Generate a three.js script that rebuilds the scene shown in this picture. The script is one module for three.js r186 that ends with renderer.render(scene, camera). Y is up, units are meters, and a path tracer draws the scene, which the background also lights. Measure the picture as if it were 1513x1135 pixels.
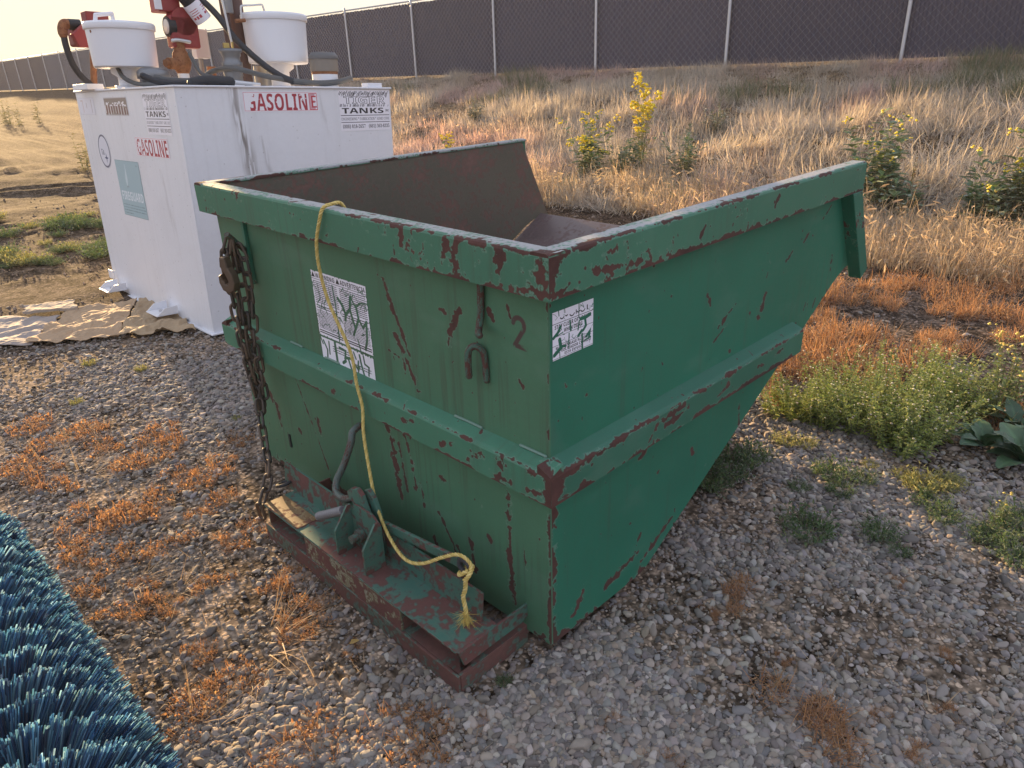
import * as THREE from 'three';
import { RoundedBoxGeometry } from 'three/addons/geometries/RoundedBoxGeometry.js';
import { mergeGeometries } from 'three/addons/utils/BufferGeometryUtils.js';

// ------------------------------------------------------------------ camera, sky, sun, exposure
const scene = new THREE.Scene();
const CAM = { f: 1067.672, pitch: 24.20423, roll: -1.98986, yaw: 44.45249, pos: [-1.18061, 1.6, 1.07652] };
const D2R = Math.PI / 180, lerp = (a, b, t) => a + (b - a) * t;
const camera = new THREE.PerspectiveCamera(2 * Math.atan(567.5 / CAM.f) / D2R, 4 / 3, 0.05, 600);
const fw = new THREE.Vector3(Math.sin(CAM.yaw * D2R) * Math.cos(CAM.pitch * D2R), -Math.sin(CAM.pitch * D2R), -Math.cos(CAM.yaw * D2R) * Math.cos(CAM.pitch * D2R));
const r0 = new THREE.Vector3().crossVectors(fw, new THREE.Vector3(0, 1, 0)).normalize();
const u0 = new THREE.Vector3().crossVectors(r0, fw);
const cr = Math.cos(CAM.roll * D2R), sr = Math.sin(CAM.roll * D2R);
const camR = r0.clone().multiplyScalar(cr).addScaledVector(u0, sr), camU = r0.clone().multiplyScalar(-sr).addScaledVector(u0, cr);
camera.position.set(...CAM.pos);
camera.quaternion.setFromRotationMatrix(new THREE.Matrix4().makeBasis(camR, camU, fw.clone().negate()));

const SUN_AZ = 11 * D2R, SUN_EL = 8 * D2R;                       // from -Z toward +X
const sunDir = new THREE.Vector3(Math.sin(SUN_AZ) * Math.cos(SUN_EL), Math.sin(SUN_EL), -Math.cos(SUN_AZ) * Math.cos(SUN_EL));
{
  const W = 1024, H = 512, data = new Float32Array(W * H * 4);
  for (let j = 0; j < H; j++) for (let i = 0; i < W; i++) {
    const lat = ((j + 0.5) / H - 0.5) * Math.PI, lon = ((i + 0.5) / W - 0.5) * 2 * Math.PI;
    const dx = Math.cos(lat) * Math.cos(lon), dy = Math.sin(lat), dz = Math.cos(lat) * Math.sin(lon);
    const c = dx * sunDir.x + dy * sunDir.y + dz * sunDir.z, a = Math.acos(Math.max(-1, Math.min(1, c)));
    const e = Math.max(0, dy), hz = Math.exp(-e * 4.0);
    const glow = Math.exp(-((a / 0.85) ** 2)), k = 4 * (j * W + i);
    const low = [0.305, 0.30, 0.315], high = [0.238, 0.262, 0.335], warm = [0.40, 0.345, 0.235];
    for (let q = 0; q < 3; q++) data[k + q] = lerp(lerp(high[q], low[q], hz), warm[q], glow * (0.35 + 0.65 * hz));
    data[k + 3] = 1;
  }
  const sky = new THREE.DataTexture(data, W, H, THREE.RGBAFormat, THREE.FloatType);
  sky.mapping = THREE.EquirectangularReflectionMapping;
  sky.magFilter = sky.minFilter = THREE.LinearFilter; sky.colorSpace = THREE.LinearSRGBColorSpace;
  sky.needsUpdate = true;
  scene.background = sky; scene.environment = sky;
}
const sun = new THREE.DirectionalLight(new THREE.Color().setRGB(1, 0.67, 0.33), 5);
sun.position.copy(sunDir).multiplyScalar(80); sun.target.position.set(0, 0, 0);
sun.castShadow = true; sun.shadow.mapSize.set(4096, 4096); sun.shadow.radius = 1.5;
Object.assign(sun.shadow.camera, { left: -30, right: 30, top: 20, bottom: -20, near: 1, far: 200 });
scene.add(sun, sun.target);
const renderer = new THREE.WebGLRenderer({ antialias: true });
renderer.toneMapping = THREE.LinearToneMapping;
renderer.toneMappingExposure = 3.35;
renderer.shadowMap.enabled = true;
scene.fog = new THREE.FogExp2(new THREE.Color().setRGB(1, 0.93, 0.84), 0.0013);   // thin evening haze

// ------------------------------------------------------------------ helpers
function rng(seed) { let a = seed >>> 0; return () => { a = (a + 0x6D2B79F5) | 0; let t = Math.imul(a ^ (a >>> 15), 1 | a); t = (t + Math.imul(t ^ (t >>> 7), 61 | t)) ^ t; return ((t ^ (t >>> 14)) >>> 0) / 4294967296; }; }
const hash = (x, y, s) => { let h = Math.imul(x, 374761393) ^ Math.imul(y, 668265263) ^ Math.imul(s, 974711); h = Math.imul(h ^ (h >>> 13), 1274126177); return ((h ^ (h >>> 16)) >>> 0) / 4294967296; };
function vnoise(x, y, s = 0) {
  const xi = Math.floor(x), yi = Math.floor(y), fx = x - xi, fy = y - yi, a = fx * fx * (3 - 2 * fx), b = fy * fy * (3 - 2 * fy);
  const n0 = hash(xi, yi, s), n1 = hash(xi + 1, yi, s), n2 = hash(xi, yi + 1, s), n3 = hash(xi + 1, yi + 1, s);
  return n0 + (n1 - n0) * a + (n2 - n0) * b + (n0 - n1 - n2 + n3) * a * b;
}
function fbm(x, y, o = 4, s = 0) { let v = 0, a = 0.5, t = 0; for (let i = 0; i < o; i++) { v += a * vnoise(x, y, s + i * 17); t += a; x *= 2.03; y *= 2.03; a *= 0.5; } return v / t; }
const clamp = (x, a = 0, b = 1) => Math.min(b, Math.max(a, x));
const sstep = (a, b, x) => { const t = clamp((x - a) / (b - a)); return t * t * (3 - 2 * t); };
const V = (x, y, z) => new THREE.Vector3(x, y, z);
const lin2s = (c) => (c <= 0.0031308 ? 12.92 * c : 1.055 * Math.pow(c, 1 / 2.4) - 0.055);
// photograph pixel -> ray -> point on a plane (axis 0/1/2 = value)
function pixelDir(x, y) { return fw.clone().addScaledVector(camR, (x - 756.5) / CAM.f).addScaledVector(camU, -(y - 567.5) / CAM.f); }
function hit(x, y, axis, val) { const d = pixelDir(x, y), k = ['x', 'y', 'z'][axis], t = (val - camera.position[k]) / d[k]; return camera.position.clone().addScaledVector(d, t); }
const taken = {};
function numbered(n) { if (!(n in taken)) { taken[n] = 0; return n; } return n + '_' + String(++taken[n]).padStart(3, '0'); }
function finish(o) { o.castShadow = o.receiveShadow = true; return o; }
function part(name, geometry, material, parent) { const m = finish(new THREE.Mesh(geometry, material)); m.name = name; parent.add(m); return m; }
function thing(name, label, category, pos = [0, 0, 0], group) {
  const o = new THREE.Group(); o.name = numbered(name); o.position.set(...pos); o.userData = { label, category };
  if (group) o.userData.group = group; scene.add(o); return o;
}
function tagMesh(m, name, label, category, group, kind) { m.name = numbered(name); m.userData = { label, category }; if (group) m.userData.group = group; if (kind) m.userData.kind = kind; finish(m); scene.add(m); return m; }
function copyThing(src, pos, rotY, scl, label, group) {
  const c = src.clone(); c.name = numbered(src.name.replace(/_\d\d\d$/, '')); c.position.set(...pos); c.rotation.y = rotY; c.scale.setScalar(scl);
  c.userData = { ...src.userData }; if (label) c.userData.label = label; if (group) c.userData.group = group; scene.add(c); return c;
}
const std = (r, g, b, rough = 0.6, metal = 0, extra = {}) => new THREE.MeshStandardMaterial({ color: new THREE.Color().setRGB(r, g, b), roughness: rough, metalness: metal, ...extra });
function box(x0, x1, y0, y1, z0, z1, bev = 0.003) {
  const g = new RoundedBoxGeometry(Math.abs(x1 - x0), Math.abs(y1 - y0), Math.abs(z1 - z0), 2, Math.min(bev, Math.abs(x1 - x0) / 2.2, Math.abs(y1 - y0) / 2.2, Math.abs(z1 - z0) / 2.2));
  g.translate((x0 + x1) / 2, (y0 + y1) / 2, (z0 + z1) / 2); return metreUV(g);
}
function metreUV(g) {                                             // uv in metres by the way each face points
  if (g.index) g = g.toNonIndexed();
  const p = g.attributes.position, uv = new Float32Array(p.count * 2), a = V(), b = V(), c = V(), n = V();
  for (let i = 0; i < p.count; i += 3) {
    a.fromBufferAttribute(p, i); b.fromBufferAttribute(p, i + 1); c.fromBufferAttribute(p, i + 2);
    n.crossVectors(b.clone().sub(a), c.clone().sub(a)); const ax = Math.abs(n.x), ay = Math.abs(n.y), az = Math.abs(n.z);
    [a, b, c].forEach((q, k) => {
      const w = ax >= ay && ax >= az ? [q.z, q.y] : ay >= az ? [q.x, q.z] : [q.x, q.y];
      uv[2 * (i + k)] = w[0]; uv[2 * (i + k) + 1] = w[1];
    });
  }
  g.setAttribute('uv', new THREE.BufferAttribute(uv, 2)); return g;
}
function tube(points, r, seg = 40, rad = 8, tension = 0.5) {
  const c = new THREE.CatmullRomCurve3(points.map((p) => (p.isVector3 ? p : V(...p))), false, 'catmullrom', tension);
  const t = new THREE.TubeGeometry(c, seg, r, rad, false), caps = [t];
  for (const e of [0, 1]) { const s = new THREE.SphereGeometry(r, rad, 4); const p = c.getPoint(e); s.translate(p.x, p.y, p.z); caps.push(s); }
  return mergeGeometries(caps);
}
function rod(a, b, r, rad = 12, r2 = r) {
  a = a.isVector3 ? a : V(...a); b = b.isVector3 ? b : V(...b); const d = b.clone().sub(a), g = new THREE.CylinderGeometry(r2, r, d.length(), rad);
  g.translate(0, d.length() / 2, 0); g.applyQuaternion(new THREE.Quaternion().setFromUnitVectors(V(0, 1, 0), d.normalize())); g.translate(a.x, a.y, a.z); return g;
}
function plateXY(points, z0, z1, bev = 0) {                        // outline in x,y with depth along z
  const s = new THREE.Shape(points.map((p) => new THREE.Vector2(...p)));
  const g = new THREE.ExtrudeGeometry(s, { depth: Math.abs(z1 - z0), bevelEnabled: bev > 0, bevelSize: bev, bevelThickness: bev, bevelSegments: 2, bevelOffset: -bev });
  g.translate(0, 0, Math.min(z0, z1)); return g;
}
function plateZY(points, x0, x1, bev = 0) {                        // outline in z,y with depth along x
  const g = plateXY(points.map(([z, y]) => [-z, y]), 0, Math.abs(x1 - x0), bev); g.rotateY(Math.PI / 2); g.translate(Math.min(x0, x1), 0, 0); return g;
}
class Geo {                                                        // collects small coloured faces into one geometry
  constructor() { this.p = []; this.c = []; this.i = []; }
  v(x, y, z, c) { this.p.push(x, y, z); this.c.push(c[0], c[1], c[2]); return this.p.length / 3 - 1; }
  ribbon(pts, widths, side, col) {
    let prev = null;
    for (let k = 0; k < pts.length; k++) {
      const p = pts[k], w = widths[k] / 2, a = this.v(p.x - side.x * w, p.y - side.y * w, p.z - side.z * w, col), b = this.v(p.x + side.x * w, p.y + side.y * w, p.z + side.z * w, col);
      if (prev) this.i.push(prev[0], prev[1], b, prev[0], b, a); prev = [a, b];
    }
  }
  blade(x, y, z, az, len, lean, curl, width, col, n = 4) {
    const dx = Math.cos(az), dz = Math.sin(az), pts = [], ws = [];
    let px = x, py = y, pz = z, ang = lean;
    for (let k = 0; k <= n; k++) {
      pts.push(V(px, py, pz)); ws.push(width * (1 - 0.92 * Math.pow(k / n, 1.6)));
      const s = len / n; px += dx * Math.sin(ang) * s; pz += dz * Math.sin(ang) * s; py += Math.cos(ang) * s; ang += curl / n;
    }
    this.ribbon(pts, ws, V(-dz, 0, dx), col); return { end: pts[n], ang };
  }
  leaf(p, dir, up, len, wid, col, fold = 0.25) {                   // a folded, pointed leaf of six faces
    const d = dir.clone().normalize(), s = V().crossVectors(d, up).normalize(), n = V().crossVectors(s, d);
    const at = (t, w, h) => this.v(p.x + d.x * len * t + s.x * wid * w + n.x * len * h, p.y + d.y * len * t + s.y * wid * w + n.y * len * h, p.z + d.z * len * t + s.z * wid * w + n.z * len * h, col);
    const a = at(0, 0, 0), b = at(0.35, 0.5, fold * 0.4), c = at(0.35, -0.5, fold * 0.4), m = at(0.4, 0, 0), e = at(0.75, 0.32, fold * 0.2 - 0.06), f = at(0.75, -0.32, fold * 0.2 - 0.06), t = at(1, 0, -0.14);
    this.i.push(a, m, b, a, c, m, m, e, b, m, c, f, m, t, e, m, f, t);
  }
  blob(x, y, z, r, col, R) {
    const q = [[1, 0, 0], [0, 1, 0], [0, 0, 1], [-1, 0, 0], [0, -1, 0], [0, 0, -1]].map((d) => { const k = r * (0.7 + 0.6 * R()); return this.v(x + d[0] * k, y + d[1] * k * 0.8, z + d[2] * k, col); });
    for (const [a, b, c] of [[0, 1, 2], [1, 3, 2], [3, 4, 2], [4, 0, 2], [1, 0, 5], [3, 1, 5], [4, 3, 5], [0, 4, 5]]) this.i.push(q[a], q[b], q[c]);
  }
  build() {
    const g = new THREE.BufferGeometry(); g.setAttribute('position', new THREE.Float32BufferAttribute(this.p, 3)); g.setAttribute('color', new THREE.Float32BufferAttribute(this.c, 3));
    g.setIndex(this.i); g.computeVertexNormals(); return g;
  }
}
const vary = (c, R, k = 0.25) => { const f = 1 + (R() - 0.5) * 2 * k; return [c[0] * f * (1 + (R() - 0.5) * 0.12), c[1] * f, c[2] * f * (1 + (R() - 0.5) * 0.12)]; };
const leafy = (transmission = 0.35, rough = 1) => new THREE.MeshPhysicalMaterial({ color: 0xffffff, vertexColors: true, roughness: rough, transmission, thickness: 0, side: THREE.DoubleSide });
function dataTex(arr, w, h, srgb, repeat) {
  const t = new THREE.DataTexture(arr, w, h, THREE.RGBAFormat); t.magFilter = THREE.LinearFilter; t.minFilter = THREE.LinearMipmapLinearFilter; t.generateMipmaps = true;
  t.wrapS = t.wrapT = THREE.RepeatWrapping; if (srgb) t.colorSpace = THREE.SRGBColorSpace; if (repeat) { t.repeat.set(...repeat.slice(0, 2)); t.offset.set(repeat[2] || 0, repeat[3] || 0); } t.needsUpdate = true; return t;
}
// Painted steel with chips, worn edges and drip stains. u,v in metres, the map covers [u0,u0+w] x [v0,v0+h].
// chips: polylines [width, u,v, u,v ...]; edges: {ax:'u'|'v', at, w, k, from, to}
function paintMaterial({ u0 = 0, v0 = 0, w, h, ppm, seed, base = [0.028, 0.165, 0.112], rust = [0.078, 0.033, 0.026], pale = [0.17, 0.27, 0.21], chips = [], edges = [], spots = 0, spotR = [0.002, 0.007], general = -1, streak = 0.5, marks = [], sheenV = null, soft = 0.16, rough = 0.6, bump = 0.0012, scuff = 0.5 }) {
  const W = Math.min(2048, Math.round(w * ppm)), H = Math.min(2048, Math.round(h * ppm)), R = rng(seed), sc = new Float32Array(W * H).fill(-9), mk = new Float32Array(W * H);
  const all = chips.map((c) => c.slice());
  for (let i = 0; i < spots; i++) { const u = u0 + R() * w, v = v0 + R() * h, r = lerp(...spotR, Math.pow(R(), 3)), a = (R() - 0.5) * 1.2, l = R() < 0.35 ? r * 6 * R() : 0; all.push([r, u, v, u + Math.sin(a) * l, v + Math.cos(a) * l]); }
  const stamp = (buf, wd, pts, hard) => {
    for (let k = 0; k < pts.length - 2; k += 2) {
      const [a, b, c, d] = [pts[k], pts[k + 1], pts[k + 2], pts[k + 3]], m = wd * 2.5;
      const i0 = Math.max(0, Math.floor((Math.min(a, c) - m - u0) / w * W)), i1 = Math.min(W - 1, Math.ceil((Math.max(a, c) + m - u0) / w * W)), j0 = Math.max(0, Math.floor((Math.min(b, d) - m - v0) / h * H)), j1 = Math.min(H - 1, Math.ceil((Math.max(b, d) + m - v0) / h * H));
      for (let j = j0; j <= j1; j++) for (let i = i0; i <= i1; i++) {
        const u = u0 + (i + 0.5) / W * w, v = v0 + (j + 0.5) / H * h, l2 = (c - a) ** 2 + (d - b) ** 2, t = l2 ? clamp(((u - a) * (c - a) + (v - b) * (d - b)) / l2) : 0;
        const dist = Math.hypot(u - a - (c - a) * t, v - b - (d - b) * t);
        const s = hard ? clamp((wd - dist) / 0.002 + 0.5) : (wd * 0.62 - dist) / wd; if (s > buf[j * W + i]) buf[j * W + i] = s;
      }
    }
  };
  for (const c of all) stamp(sc, c[0], c.slice(1));
  for (const c of marks) stamp(mk, c[0], c.slice(1), true);
  const col = new Uint8Array(W * H * 4), ro = new Uint8Array(W * H * 4), bm = new Uint8Array(W * H * 4);
  for (let j = 0; j < H; j++) for (let i = 0; i < W; i++) {
    const u = u0 + (i + 0.5) / W * w, v = v0 + (j + 0.5) / H * h, n = fbm(u * 9, v * 9, 3, seed), f = fbm(u * 70, v * 70, 3, seed + 5), k = j * W + i;
    let s = sc[k] + (f - 0.5) * 2.4 + (fbm(u * 24, v * 24, 2, seed + 3) - 0.5) * 1.5;
    if (general > -1) s = Math.max(s, general + (n - 0.5) * 2.6 + (f - 0.5) * 2.6);
    for (const e of edges) {
      const q = e.ax === 'u' ? u : v, o = e.ax === 'u' ? v : u; if (e.from !== undefined && (o < e.from || o > e.to)) continue;
      s = Math.max(s, 0.45 - Math.abs(q - e.at) / e.w + (fbm(u * 16, v * 16, 4, seed + 31) - 0.5) * 3.4 + (f - 0.5) * 1.6 + e.k);
    }
    const drip = sstep(0.50, 0.85, fbm(u * 70, v * 2.6, 4, seed + 61)) * sstep(0.35, 0.65, fbm(u * 6, v * 4, 2, seed + 62)) * streak, wash = fbm(u * 3, v * 3, 3, seed + 77), fine = 1 + (hash(i, j, seed) - 0.5) * 0.10 + (f - 0.5) * 0.16 + (wash - 0.5) * 0.30;
    let c = base.map((b) => b * fine);
    c = c.map((b, q) => lerp(b, [0.06, 0.075, 0.05][q], drip * 0.55));
    const sf = sstep(0.60, 0.80, fbm(u * 5 + 9, v * 11, 4, seed + 90)) * scuff; c = c.map((b, q) => lerp(b, pale[q], sf * 0.22));
    if (sheenV && v > sheenV[0] && v < sheenV[1]) { const t = sstep(0.26, 0.62, fbm(u * 160, v * 160, 2, seed + 44) * 0.7 + fbm(u * 8, v * 20, 3, seed + 45) * 0.45) * sstep(sheenV[0], sheenV[0] + 0.008, v + (f - 0.5) * 0.02); c = c.map((b, q) => lerp(b, [0.33, 0.325, 0.335][q], t * 0.95)); }  // rim top: worn speckle whose pale grey paints in the sky sheen
    let rg = rough + (f - 0.5) * 0.15, bp = 0.7 + (f - 0.5) * 0.06;
    if (s > -0.28 && s <= 0) { const t = sstep(-0.28, -0.06, s) * 0.55; c = c.map((b, q) => lerp(b, pale[q], t)); }
    if (mk[k] > 0) c = c.map((b, q) => lerp(b, [0.075, 0.022, 0.03][q], mk[k] * 0.85 * sstep(0.25, 0.45, f)));
    if (s > 0) { const t = sstep(0, soft, s), rv = 0.65 + n * 0.7 + (f - 0.5) * 0.5; c = c.map((b, q) => lerp(b, rust[q] * rv, t)); rg = lerp(rg, 0.9, t); bp = lerp(bp, 0.35 + f * 0.25, t); }
    for (let q = 0; q < 3; q++) col[4 * k + q] = clamp(lin2s(c[q])) * 255; col[4 * k + 3] = 255;
    ro[4 * k] = ro[4 * k + 1] = ro[4 * k + 2] = clamp(rg) * 255; ro[4 * k + 3] = 255; bm[4 * k] = bm[4 * k + 1] = bm[4 * k + 2] = clamp(bp) * 255; bm[4 * k + 3] = 255;
  }
  const rep = [1 / w, 1 / h, -u0 / w, -v0 / h];
  return new THREE.MeshStandardMaterial({ map: dataTex(col, W, H, true, rep), roughnessMap: dataTex(ro, W, H, false, rep), bumpMap: dataTex(bm, W, H, false, rep), bumpScale: bump, roughness: 1, metalness: 0 });
}
// ------------------------------------------------------------------ ground
const bermTop = (z) => clamp(1.40 + (Math.min(z, 0) + 2) * 0.0118, 0.45, 1.45);
function groundY(x, z) {
  const t = clamp((x - 4.9) / 7.1), rise = bermTop(z) * (t < 0.12 ? t * t / 0.24 : t - 0.06) / 0.94;
  const near = (fbm(x * 1.7, z * 1.7, 3, 11) - 0.5) * 0.03 * sstep(0.2, 1.4, Math.max(Math.hypot(x - 0.2, (z + 0.85) * 0.8) - 0.9, 0));
  const fine = (fbm(x * 7, z * 7, 2, 12) - 0.5) * 0.012 * (x > -0.35 && x < 0.6 && z > -1.8 && z < 0.05 ? 0.3 : 1);
  const lump = (fbm(x * 0.9, z * 0.9, 3, 13) - 0.5) * 0.28 * sstep(5, 7, x) * (1 - sstep(10.5, 11.8, x));
  const yard = (fbm(x * 0.5, z * 0.5, 4, 19) - 0.5) * 0.16 * sstep(-6.5, -12, z) * (1 - sstep(10.5, 11.8, x));
  let rut = 0;
  if (z < -6) { const d = Math.hypot(x - 9, z + 27); for (const r of [11.6, 12.1, 13.6, 14.1, 16.4, 16.9]) rut += 0.06 * Math.exp(-(((d - r) / 0.16) ** 2)) * (0.5 + fbm(x * 2, z * 2, 2, 5)); }
  const clod = (fbm(x * 5, z * 5, 4, 23) - 0.5) * 0.085 * sstep(-5.2, -7, z) * (1 - sstep(5, 7, x)) * sstep(0.3, 0.6, fbm(x * 0.8, z * 0.8, 2, 24));
  return rise + near + fine + lump + yard + rut + clod;
}
const groundAt = (px, py) => { let p = hit(px, py, 1, 0); for (let k = 0; k < 12; k++) p = hit(px, py, 1, lerp(p.y, groundY(p.x, p.z), 0.6)); return p; };
const gravelMask = (x, z) => {                                     // 1 where stones lie, 0 on bare earth
  const edge = sstep(2.9, 1.7, x + (fbm(x * 1.3, z * 1.3, 3, 21) - 0.5) * 1.6) * sstep(-4.7, -3.5, z - Math.max(0, x) * 0.1 + (fbm(x, z, 3, 22) - 0.5) * 0.7);
  return edge;
};
const tileN = 1024, tileM = 1.6;
let soilMaps;
{
  const N = tileN, cells = 110, R = rng(5), px = [], py = [], tone = [];
  for (let i = 0; i < cells * cells; i++) { px.push(R()); py.push(R()); tone.push(R()); }
  const col = new Uint8Array(N * N * 4), bm = new Uint8Array(N * N * 4);
  const wrapN = (x, y, f, s) => { const X = x / N, Y = y / N, a = vnoiseP(X * f, Y * f, f, s), b = vnoiseP(X * f * 2, Y * f * 2, f * 2, s + 1), c = vnoiseP(X * f * 4, Y * f * 4, f * 4, s + 2); return (a * 4 + b * 2 + c) / 7; };
  function vnoiseP(x, y, P, s) { const xi = Math.floor(x), yi = Math.floor(y), fx = x - xi, fy = y - yi, a = fx * fx * (3 - 2 * fx), b = fy * fy * (3 - 2 * fy), m = (v) => ((v % P) + P) % P; const n0 = hash(m(xi), m(yi), s), n1 = hash(m(xi + 1), m(yi), s), n2 = hash(m(xi), m(yi + 1), s), n3 = hash(m(xi + 1), m(yi + 1), s); return n0 + (n1 - n0) * a + (n2 - n0) * b + (n0 - n1 - n2 + n3) * a * b; }
  for (let j = 0; j < N; j++) for (let i = 0; i < N; i++) {
    const gx = i / N * cells, gy = j / N * cells, ci = Math.floor(gx), cj = Math.floor(gy); let d1 = 9, d2 = 9, id = 0;
    for (let b = -1; b <= 1; b++) for (let a = -1; a <= 1; a++) { const q = ((cj + b + cells) % cells) * cells + ((ci + a + cells) % cells), d = Math.hypot(ci + a + px[q] - gx, cj + b + py[q] - gy); if (d < d1) { d2 = d1; d1 = d; id = q; } else if (d < d2) d2 = d; }
    const grit = tone[id] > 0.45 ? sstep(0.05, 0.35, d2 - d1) : 0, n = wrapN(i, j, 24, 3), n2 = wrapN(i, j, 96, 7), k = 4 * (j * N + i);
    const b = clamp(0.56 + (n - 0.5) * 0.6 + (n2 - 0.5) * 0.7 + grit * (tone[id] - 0.58) * 1.1);
    col[k] = b * 255; col[k + 1] = b * 252; col[k + 2] = b * 246; col[k + 3] = 255;
    const hgt = clamp(0.3 + grit * 0.45 + (n - 0.5) * 0.4 + (n2 - 0.5) * 0.25); bm[k] = bm[k + 1] = bm[k + 2] = hgt * 255; bm[k + 3] = 255;
  }
  soilMaps = { map: dataTex(col, N, N, true, [1 / tileM, 1 / tileM]), bumpMap: dataTex(bm, N, N, false, [1 / tileM, 1 / tileM]) };
}
let ground;
{
  const axis = (lo, hi, s, far0, far1) => { const a = []; for (let v = lo; v <= hi + 1e-6; v += s) a.push(v); let d = s; while (a[a.length - 1] < far1) { d *= 1.12; a.push(a[a.length - 1] + d); } d = s; while (a[0] > far0) { d *= 1.12; a.unshift(a[0] - d); } return a; };
  const xs = axis(-2.2, 6.5, 0.05, -160, 260), zs = axis(-12.5, 2.2, 0.055, -320, 120), nx = xs.length, nz = zs.length;
  const pos = new Float32Array(nx * nz * 3), uv = new Float32Array(nx * nz * 2), col = new Float32Array(nx * nz * 3), idx = [];
  const soil = [0.19, 0.148, 0.12], grav = [0.235, 0.182, 0.14], loam = [0.15, 0.105, 0.08], straw = [0.30, 0.22, 0.14];
  for (let j = 0; j < nz; j++) for (let i = 0; i < nx; i++) {
    const k = j * nx + i, x = xs[i], z = zs[j]; pos.set([x, groundY(x, z), z], 3 * k); uv.set([x, z], 2 * k);
    const n = fbm(x * 1.4, z * 1.4, 4, 41), n2 = fbm(x * 5, z * 5, 3, 42), m = gravelMask(x, z);
    let c = soil.map((s, q) => lerp(s, grav[q], m));
    const damp = sstep(0.55, 0.72, n) * 0.35; c = c.map((s, q) => lerp(s, loam[q] * 1.25, damp));
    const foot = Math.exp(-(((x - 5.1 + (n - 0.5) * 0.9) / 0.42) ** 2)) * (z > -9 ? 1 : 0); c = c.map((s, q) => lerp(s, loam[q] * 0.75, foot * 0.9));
    const gr = sstep(5.2, 5.8, x) * sstep(-34, -24, z); c = c.map((s, q) => lerp(s, straw[q] * 1.15, gr * 0.8));
    const far = sstep(-4.6, -6.5, z) * (1 - gr); c = c.map((s, q) => lerp(s, [0.16, 0.125, 0.098][q], far * (0.55 + 0.45 * sstep(0.35, 0.6, fbm(x * 0.9, z * 2.2, 4, 47))))); const f = 0.74 + n2 * 0.56; col.set(c.map((s) => s * f * lerp(1.3, 2.15, m)), 3 * k);
    if (i < nx - 1 && j < nz - 1) idx.push(k, k + nx, k + 1, k + 1, k + nx, k + nx + 1);
  }
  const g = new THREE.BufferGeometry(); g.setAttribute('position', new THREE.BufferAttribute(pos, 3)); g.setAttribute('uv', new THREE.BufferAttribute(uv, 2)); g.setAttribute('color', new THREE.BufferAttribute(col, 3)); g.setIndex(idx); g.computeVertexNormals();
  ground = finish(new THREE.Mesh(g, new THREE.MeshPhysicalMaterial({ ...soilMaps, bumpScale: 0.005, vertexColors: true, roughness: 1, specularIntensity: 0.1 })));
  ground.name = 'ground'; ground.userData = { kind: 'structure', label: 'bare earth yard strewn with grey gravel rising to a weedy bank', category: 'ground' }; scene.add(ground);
}

// stones: the largest one by one, the gravel between them as one mass
const stoneGeos = [];
for (let v = 0; v < 9; v++) {
  const g0 = new THREE.IcosahedronGeometry(1, 2), R = rng(300 + v), p = g0.attributes.position, flat = 0.45 + R() * 0.3, lon = 1 + R() * 0.55, cuts = [];
  for (let k = 0; k < 7; k++) { const n = V(R() - 0.5, R() - 0.5, R() - 0.5).normalize(); cuts.push([n, 0.5 + R() * 0.34]); }
  const q = V();
  for (let i = 0; i < p.count; i++) {
    q.fromBufferAttribute(p, i); const base = q.clone(), b = 1 + (vnoise(base.x * 1.6 + 7 * v, base.y * 1.6 + base.z * 1.9, 9) - 0.5) * 0.5; q.multiplyScalar(b);
    for (const [n, d] of cuts) { const o = q.dot(n) - d; if (o > 0) q.addScaledVector(n, -o * (v % 2 === 0 ? 0.97 : 0.85)); }
    p.setXYZ(i, q.x * lon, q.y * flat, q.z);
  }
  g0.deleteAttribute('uv'); const mg = new THREE.BufferGeometry(); // shared vertices for smooth faces
  const key = new Map(), pp = [], ii = []; for (let i = 0; i < p.count; i++) { const s = [p.getX(i), p.getY(i), p.getZ(i)].map((c) => c.toFixed(4)).join(); if (!key.has(s)) { key.set(s, pp.length / 3); pp.push(p.getX(i), p.getY(i), p.getZ(i)); } ii.push(key.get(s)); }
  mg.setAttribute('position', new THREE.Float32BufferAttribute(pp, 3)); mg.setIndex(ii); mg.computeVertexNormals(); stoneGeos.push(mg);
}
const stoneTones = [[0.235, 0.203, 0.176], [0.18, 0.16, 0.145], [0.268, 0.23, 0.19], [0.14, 0.122, 0.108], [0.25, 0.20, 0.155], [0.32, 0.284, 0.245], [0.195, 0.181, 0.171]];
const stoneMats = stoneTones.map((c) => std(...c, 0.88));
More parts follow.
